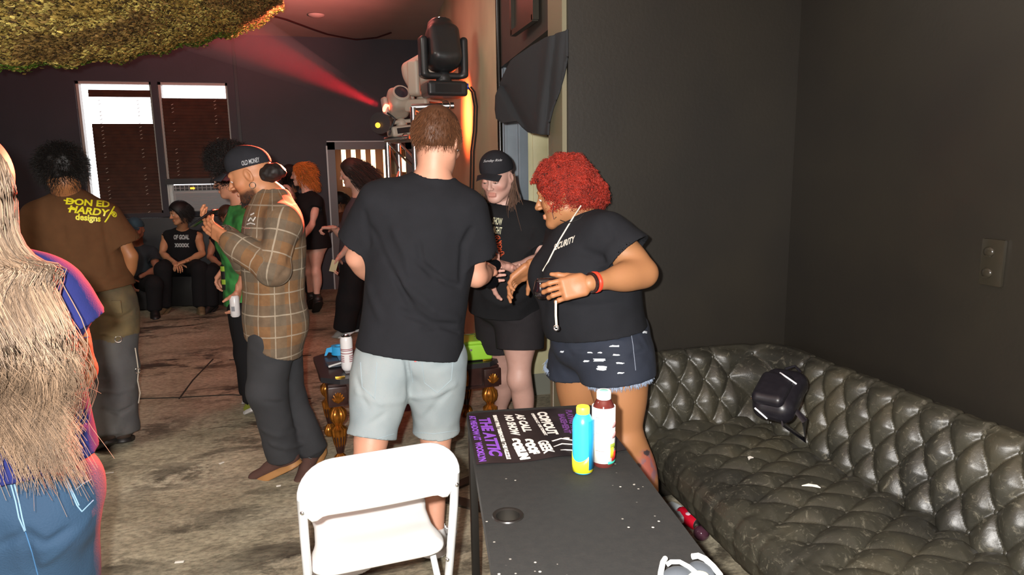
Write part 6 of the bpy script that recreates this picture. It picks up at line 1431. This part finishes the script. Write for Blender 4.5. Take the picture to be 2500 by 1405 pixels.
# long hair: clumped wavy locks falling over the back and the right shoulder
rs = np.random.RandomState(21); ncl = 260; per = 46; n = ncl*per; cl = np.repeat(np.arange(ncl), per); az = rs.uniform(-math.pi*.98, math.pi*.15, ncl)   # azimuth round the head, back half plus right side
el_ = rs.uniform(-.1, 1.35, ncl); c0 = hf['c']; R = hf['R']; K = 30; t = np.linspace(0, 1, K)
lines = np.zeros((n, K, 3)); X = rt; Bk = -fh
xs = rs.uniform(-.30, .245, ncl)   # where across the back the clump ends
endz = rs.uniform(.97, 1.17, ncl)
for i in range(n):
    k = cl[i]; xx = xs[k]+rs.randn()*.010; top_az = np.clip(xx/.30, -1, 1)*1.45; e = el_[k]
    sdir = R@V(math.sin(top_az)*math.cos(e*.9), -math.cos(top_az)*math.cos(e*.9), math.sin(e*.9)); p0 = c0+sdir*V(.088, .098, .10)
    lat = math.sin(top_az)*.118; bk = .10*math.cos(top_az)+.012; p1 = c0+X*lat+Bk*bk+UP*.03; p2 = c0+X*(lat*1.05+.01)+Bk*(bk+.0)-UP*.13
    sdep = .125-.35*max(0, abs(xx)-.12); p3 = lerp(J['nb'], J['pel'], .10)+X*(xx*.9)+Bk*(sdep+.035*rs.rand()); p4 = V(*lerp(J['nb'], J['pel'], .5)); p4 = p4+X*(xx*1.0-.01)+Bk*(.135+.03*rs.rand()-.25*max(0, abs(xx)-.13)); p4[2] = 1.205; p5 = p4*V(1, 1, 0)+X*(-.012+xx*.08)+UP*(endz[k]+.02*rs.randn())
    ctl = np.array([p0, p1, p2, p3, p4, p5]); ss = t*5; a = np.minimum(ss.astype(int), 4); f_t = (ss-a)[:, None]; g = lambda q: ctl[np.clip(q, 0, 5)]
    P0, P1_, P2_, P3_ = g(a-1), g(a), g(a+1), g(a+2); lines[i] = .5*(2*P1_+(P2_-P0)*f_t+(2*P0-5*P1_+4*P2_-P3_)*f_t**2+(3*P1_-P0-3*P2_+P3_)*f_t**3)
ph_ = vnoise(np.stack([xs*9, xs*0+2, xs*0], 1))*4+rs.rand(ncl)*1.0; am = np.clip(t*1.8-.35, 0, 1)[None, :]*(.030+.014*rs.rand(ncl))[cl][:, None]
wv = np.sin(t[None, :]*(19+2.5*rs.rand(ncl))[cl][:, None]+ph_[cl][:, None]+rs.randn(n)[:, None]*.12)
lines += (X[None, None, :]*wv[:, :, None]+Bk[None, None, :]*np.cos(t[None, :]*19+ph_[cl][:, None])[:, :, None]*.7)*am[:, :, None]
lines += rs.randn(n, 1, 3)*.0045*(1+.6*t[None, :, None])
fly = rs.rand(n) < .05; lines[fly] += (rs.randn(fly.sum(), 1, 3)*.02)*t[None, :, None]**2
lines = np.where((lines[:, :, 0:1] > -9), lines, lines)
cb_ = (.45+.8*rs.rand(ncl))[cl][:, None, None]*(.8+.4*rs.rand(n))[:, None, None]*(V(*hexc('#7a6450'))[None, None, :]*np.ones((n, K, 1)))
rad_ = .0013*np.ones((n, 1))*(1-.75*t[None, :]**3)
hv, hf_, hc_ = tubes(lines, rad_, 3, cb_)
v, f = sdf([ell(H(hf, 0, -.02, .03), V(.088, .108, .10)*.98, R=hf['R'], k=.03), cap(H(hf, 0, -.055, -.02), lerp(J['nb'], J['pel'], .2)-fh*.06, .085, .10, flat=(fh, .7), k=.05)], .006)
joinmesh('hair', [(v, f.astype(np.int32), np.tile(V(*hexc('#3c2a1e'))*.8, (len(v), 1))), (hv, hf_, hc_)], hairm, rt_)

# ================================================================== background people
def bgperson(label, J, face, hc, skin, m, top, bottom, hair, hs=1., tee=None, hands={}, haircuts=None, hair_kw={}, hem=None, h=.009, pants=True, shoes=blkrub, sole=None, hemw=.17, bare=False, headkw={}, sleeve=.6, pr=.075, name='person'):
    rt_ = empty(name, roots(J), label, 'person'); hf = hframe(hc, face, s=hs)
    body(rt_, J, m, skin, h=h, hh=.0045, hf=hf, hands=hands, headkw=headkw); eyes(rt_, hf); brows(rt_, hf, mat('black_hair'), .004)
    if hair is not None: haircut(rt_, hf, hair, **{**dict(grow=.014, cuts=[((0, .062, .03), (0, 1, -.4)), ((0, 0, -.06), (0, .4, -1))], n=1200, ln=.05, rad=.002, h=.006), **hair_kw})
    T = tee_prims(J, m, off=.016, sleeve=sleeve, slw=.022, hem=hem if hem is not None else J['pel']-UP*.02, hemw=hemw, ft=.75); T += ([ell(J['sh'+S]+(J['sh'+S]-J['nb'])*.25, (.078, .078, .10), k=.01, op='s') for S in 'LR'] if tee == 'tank_top' else []); top_o = garment('shirt' if tee is None else tee, T, rt_, top, .008, disp=addf(nz(.005, 8, 8, 6), nz(.003, 20, 20, 14)))
    if pants:
        Pp = pants_prims(J, m, .010, rk=.07, ra=.06)
        for S in 'LR': Pp += [cap(J['hp'+S], J['kn'+S], .095, pr, k=.05), cap(J['kn'+S], J['an'+S], pr, pr, k=.04, clip=[(J['an'+S]-UP*.02, unit(J['an'+S]-J['kn'+S]))])]
        garment('trousers', Pp, rt_, bottom, .008, disp=nz(.006, 9, 9, 7))
    for S in 'LR': shoe(rt_, J['an'+S], J['to'+S], .28, shoes, sole or shoes)
    return rt_, hf, top_o
# green shirt, behind the man in plaid
J = dict(pel=P(602, 735, 4.5), nb=P(590, 505, 4.5), shL=P(610, 545, 4.35), shR=P(590, 540, 4.63), elL=P(612, 640, 4.30), wrL=P(582, 706, 4.32), elR=P(570, 610, 4.62), wrR=P(552, 652, 4.5),
         hpL=P(605, 760, 4.42), hpR=P(600, 760, 4.58), knL=P(612, 865, 4.38), knR=P(605, 860, 4.6), anL=P(622, 972, 4.33), anR=P(614, 950, 4.52), toL=G(598, 984, .04), toR=G(596, 958, .04))
gs = mat('green_zebra_knit', hexc('#3f9a4a'), .8, noise=(14, hexc('#153a1c'), .8, 1)); cnv = mat('lime_canvas', hexc('#9aa83a'), .8)
r1, hf, to = bgperson('person in a green striped top and glasses behind the man in plaid', J, -rt*.95-UP*.28, P(560, 437, 4.5), hexc('#c98f72'), dict(w=.9, arm=.85, leg=.95, bust=.9), gs, blk2, hexc('#1c1614'), hs=.95,
    hands=dict(L=dict(d=unit(-UP-rt*.15), n=-rt, thumb=1, curl=.5), R=dict(d=unit(-rt*.5-UP*.6), n=rt, thumb=1, curl=.6)), hair_kw=dict(extra=[ell(P(556, 392, 4.52), (.115, .11, .10), k=.03), ell(P(580, 400, 4.52), (.10, .11, .09), k=.03)], n=2500, ln=.05, rad=.002, out=1., flow=(0, 0, 0), helix=.006, turns=2, K=10, cuts=[((0, .06, .035), (0, 1, -.5)), ((0, 0, -.02), (0, 0, -1))]), shoes=cnv, sole=mat('white_sole'))
for q in (-1, 1): MB().tube([H(hf, q*.034+.02*math.cos(a), .108, .008+.016*math.sin(a)) for a in np.linspace(0, 6.283, 16, endpoint=False)], .002, 5, closed=True).out('glasses_rim', blkrub, r1)
MB().tube([H(hf, -.055, .105, .012), H(hf, -.08, .04, .01), H(hf, -.084, -.01, .005)], .002, 5).out('glasses_temple', blkrub, r1)
c = P(573, 745, 4.27); k1 = empty('drink_can', c, 'white can held low in front of the plaid shirt', 'can'); MB().lathe([(.022, -.075), (.029, -.065), (.030, .05), (.024, .06)], c, 20).out('can_body', mat('can_white'), k1); MB().box(c-fh*.031+V(0, 0, -.02), (.02, .002, .03), Rz(-YAW)).out('can_print', mat('can_grey_print', hexc('#8b8f96'), .4), k1)
c = P(553, 676, 4.42); k1 = empty('energy_drink', c, 'black and yellow green can held at waist height, left of the plaid shirt', 'can'); MB().lathe([(.024, -.085), (.032, -.075), (.033, .07), (.027, .08)], c, 20).out('can_body', blkrub, k1)
for z in (-.03, .055): MB().lathe([(.0335, z-.016), (.0335, z+.016)], c, 20, caps=False).out('lime_band', mat('lime_print', hexc('#8fae3a'), .4), k1)
# seated man in a black tank top
def seated(x, y, d, sc=1.):
    q = lambda dx, dy, dd=0: P(x+dx*sc, y+dy*sc, d+dd)
    return dict(pel=q(5, 128, .12), nb=q(6, 42, .08), shL=q(44, 58, .08), shR=q(-34, 58, .08), elL=q(54, 100, -.05), wrL=q(14, 118, -.28), elR=q(-44, 100, -.05), wrR=q(-12, 122, -.28),
                hpL=q(25, 130, .08), hpR=q(-15, 130, .08), knL=q(48, 138, -.36), knR=q(-42, 138, -.36), anL=q(48, 196, -.38), anR=q(-42, 198, -.38), toL=q(50, 211, -.56), toR=q(-60, 214, -.52))
J = seated(440, 520, 8.2)
for S in 'LR': J['an'+S][2] = .10; J['to'+S][2] = .04
r1, hf, to = bgperson('seated man in a black tank top with clasped hands, below the air conditioner', J, -fh*.7-rt*.6-UP*.2, P(438, 522, 8.12), hexc('#c08c66'), dict(w=.95, arm=.9, leg=1.), blk, blk2, hexc('#15100e'), hs=1.0, tee='tank_top', sleeve=.06, hem=J['pel']+UP*.0,
    hands=dict(L=dict(d=unit(-rt*.6-fh*.5-UP*.2), n=-UP, thumb=1, curl=.6), R=dict(d=unit(rt*.5-fh*.6-UP*.2), n=-UP, thumb=-1, curl=.6)), hair_kw=dict(grow=.028, n=1500, ln=.05), shoes=mat('tan_boot', hexc('#6a5a40'), .7), pr=.08)
pixtext(to, 'OF GOAL', (424, 580), (462, 580), .05, mat('grey_print', hexc('#a9b0b0'), .7), bold=.004); pixtext(to, 'xxxxx', (426, 598), (462, 598), .06, mat('grey_print'), bold=.004)
MB().box(V(J['pel'][0], J['pel'][1], .19), (.34, .3, .36), Rz(-YAW), bev=.02).out('stool', blkrub, None)
o = bpy.data.objects['stool']; tag(o, 'low black box seat under the man in the tank top', 'stool')
# woman with orange hair
J = dict(pel=P(765, 588, 7.7), nb=P(752, 470, 7.7), shL=P(774, 492, 7.58), shR=P(742, 490, 7.82), elL=P(762, 548, 7.48), wrL=P(735, 590, 7.40), elR=P(722, 530, 7.85), wrR=P(715, 480, 7.75), hpL=P(772, 600, 7.65), hpR=P(758, 600, 7.78), knL=P(772, 665, 7.62), knR=P(757, 665, 7.8), anL=P(774, 728, 7.62), anR=P(758, 722, 7.85), toL=G(765, 752, .04), toR=G(748, 745, .04))
r1, hf, to = bgperson('woman with orange hair in an off shoulder black dress, standing near the back wall', J, -rt*.9-UP*.08-fh*.1, P(735, 428, 7.7), hexc('#d9a895'), dict(w=.88, arm=.8, leg=.85, bust=.9), blk2, blk2, hexc('#c8702a'), hs=.95, tee='dress', sleeve=.35, hem=P(768, 606, 7.7), hemw=.2, pants=False,
    hands=dict(L=dict(d=unit(-rt-UP*.5), n=-UP, thumb=1, curl=.5), R=dict(d=unit(-rt*.3+UP), n=-rt, thumb=1, curl=.7)), hair_kw=dict(grow=.024, n=1500, ln=.07, curl=.008, rad=.0028, out=.5, flow=(0, -.4, -.5), K=10, cuts=[((0, .05, .02), (0, 1, -.3)), ((0, 0, -.08), (0, .4, -1))], extra=[ell(P(752, 450, 7.72), (.08, .08, .12), k=.03)]))
garment('shirt_neckline', [cap(P(776, 492, 7.55), P(742, 488, 7.9), .001, k=.001)], r1, blk2, .01) if 0 else None
# dark haired person behind her
J = dict(pel=P(712, 600, 8.05), nb=P(712, 472, 8.05), shL=P(735, 495, 8.00), shR=P(688, 495, 8.10), elL=P(738, 550, 7.95), wrL=P(718, 482, 7.85), elR=P(682, 555, 8.05), wrR=P(690, 600, 7.95), hpL=P(724, 612, 8.05), hpR=P(700, 612, 8.05), knL=P(725, 690, 8.05), knR=P(700, 690, 8.05), anL=P(725, 760, 8.00), anR=P(700, 760, 8.00), toL=G(722, 785, .04), toR=G(692, 785, .04))
bgperson('dark haired person in black lit red, between the plaid shirt and the orange haired woman', J, -rt*.7+fh*.2, P(705, 432, 8.05), hexc('#a86a4c'), dict(w=.92, arm=.9, leg=.95), blk2, blk2, hexc('#15100e'), hs=.95, hands=dict(L=dict(d=unit(UP-rt*.4), n=-rt, thumb=1, curl=.5)), hair_kw=dict(grow=.026, n=900, ln=.08, rad=.003))
# long dark haired man
J = dict(pel=P(862, 640, 6.6), nb=P(878, 484, 6.6), shL=P(888, 515, 6.44), shR=P(872, 510, 6.78), elL=P(866, 592, 6.38), wrL=P(828, 628, 6.34), elR=P(838, 575, 6.82), wrR=P(812, 556, 6.72), hpL=P(862, 655, 6.52), hpR=P(862, 655, 6.68), knL=P(852, 735, 6.5), knR=P(862, 735, 6.7), anL=P(842, 800, 6.5), anR=P(862, 792, 6.75), toL=G(818, 813, .04), toR=G(842, 805, .04))
r1, hf, to = bgperson('man with long dark hair and charcoal tee holding a flyer near the doorway', J, -rt*.93-UP*.25, P(858, 424, 6.6), hexc('#d0a08c'), dict(w=1., arm=1., leg=1.), charc, blk2, hexc('#2a1d18'), hs=1., sleeve=.85, hem=P(865, 660, 6.6), hemw=.19, pr=.105,
    hands=dict(L=dict(d=unit(-rt*.4-UP*.6), n=rt, thumb=1, curl=.6), R=dict(d=unit(-rt), n=unit(-UP), thumb=1, curl=1.1)), hair_kw=dict(grow=.020, n=1500, ln=.16, rad=.003, out=.15, flow=(0, -.7, -.8), K=12, curl=.01, extra=[ell(P(878, 440, 6.62), (.075, .075, .14), k=.04)], cuts=[((0, .055, .03), (0, 1, -.3)), ((0, 0, -.2), (0, 0, -1))]), shoes=mat('grey_canvas_shoe', hexc('#8c8c88'), .8), sole=mat('white_sole'))
tag(MB().box(P(815, 650, 6.3), (.06, .004, .11), Matrix.Rotation(.3, 3, 'Y'), bev=.001).out('paper_flyer', mat('flyer_cream', hexc('#c9c49a'), .7)), 'small cream flyer in the hand of the long haired man', 'flyer')
# partly hidden seated people at the back
J = seated(330, 560, 8.0, .98)
for S in 'LR': J['an'+S][2] = .10; J['to'+S][2] = .04
r1, hf, to = bgperson('person sitting in the shadow right of the brown tee, in a cap with blue stripes', J, -fh*.9+rt*.2-UP*.1, P(331, 562, 7.93), hexc('#8a5a44'), dict(w=.95, arm=.9), mat('black_blue_tee', hexc('#15161a'), .8, noise=(3, hexc('#2a3a44'), .5)), blk2, None, hs=1., hands=dict(R=dict(d=unit(-UP), n=rt, thumb=1, curl=.6)))
cp = cap_hat(r1, hf, mat('blue_cap', hexc('#2a4552'), .8), brim=.07)
MB().box(V(J['pel'][0], J['pel'][1], .19), (.34, .3, .36), Rz(-YAW), bev=.02).out('stool', blkrub, None); tag(bpy.data.objects['stool.001'], 'low black box seat under the person with the blue striped cap', 'stool')
J = seated(556, 528, 8.25)
for S in 'LR': J['an'+S][2] = .10; J['to'+S][2] = .04
bgperson('short haired person sitting at the back, just left of the green top', J, -fh*.5+rt*.7, P(556, 527, 8.18), hexc('#a9755a'), dict(w=.9, arm=.85), blk2, blk2, hexc('#4a3020'), hs=.95, sleeve=.08, hair_kw=dict(n=500, ln=.03))
MB().box(V(J['pel'][0], J['pel'][1], .19), (.34, .3, .36), Rz(-YAW), bev=.02).out('stool', blkrub, None); tag(bpy.data.objects['stool.002'], 'low black box seat under the short haired person', 'stool')
# someone in the doorway
J = dict(pel=P(830, 620, 9.95), nb=P(828, 520, 9.95), shL=P(848, 538, 9.85), shR=P(808, 538, 10.05), elL=P(852, 580, 9.85), wrL=P(845, 615, 9.85), elR=P(805, 580, 10.05), wrR=P(812, 615, 9.95), hpL=P(840, 630, 9.95), hpR=P(822, 630, 9.95), knL=P(840, 680, 9.95), knR=P(822, 680, 9.95), anL=P(840, 722, 9.95), anR=P(822, 722, 9.95), toL=G(838, 735, .04), toR=G(815, 735, .04))
bgperson('dark haired person standing in the lit doorway behind the long haired man', J, -rt*.8-fh*.2-UP*.2, P(828, 492, 9.95), hexc('#a8704c'), dict(w=.9, arm=.85), mat('rust_tee', hexc('#6a3a22'), .8), blk2, hexc('#15100e'), hs=.95, hair_kw=dict(n=600, ln=.06, grow=.024))
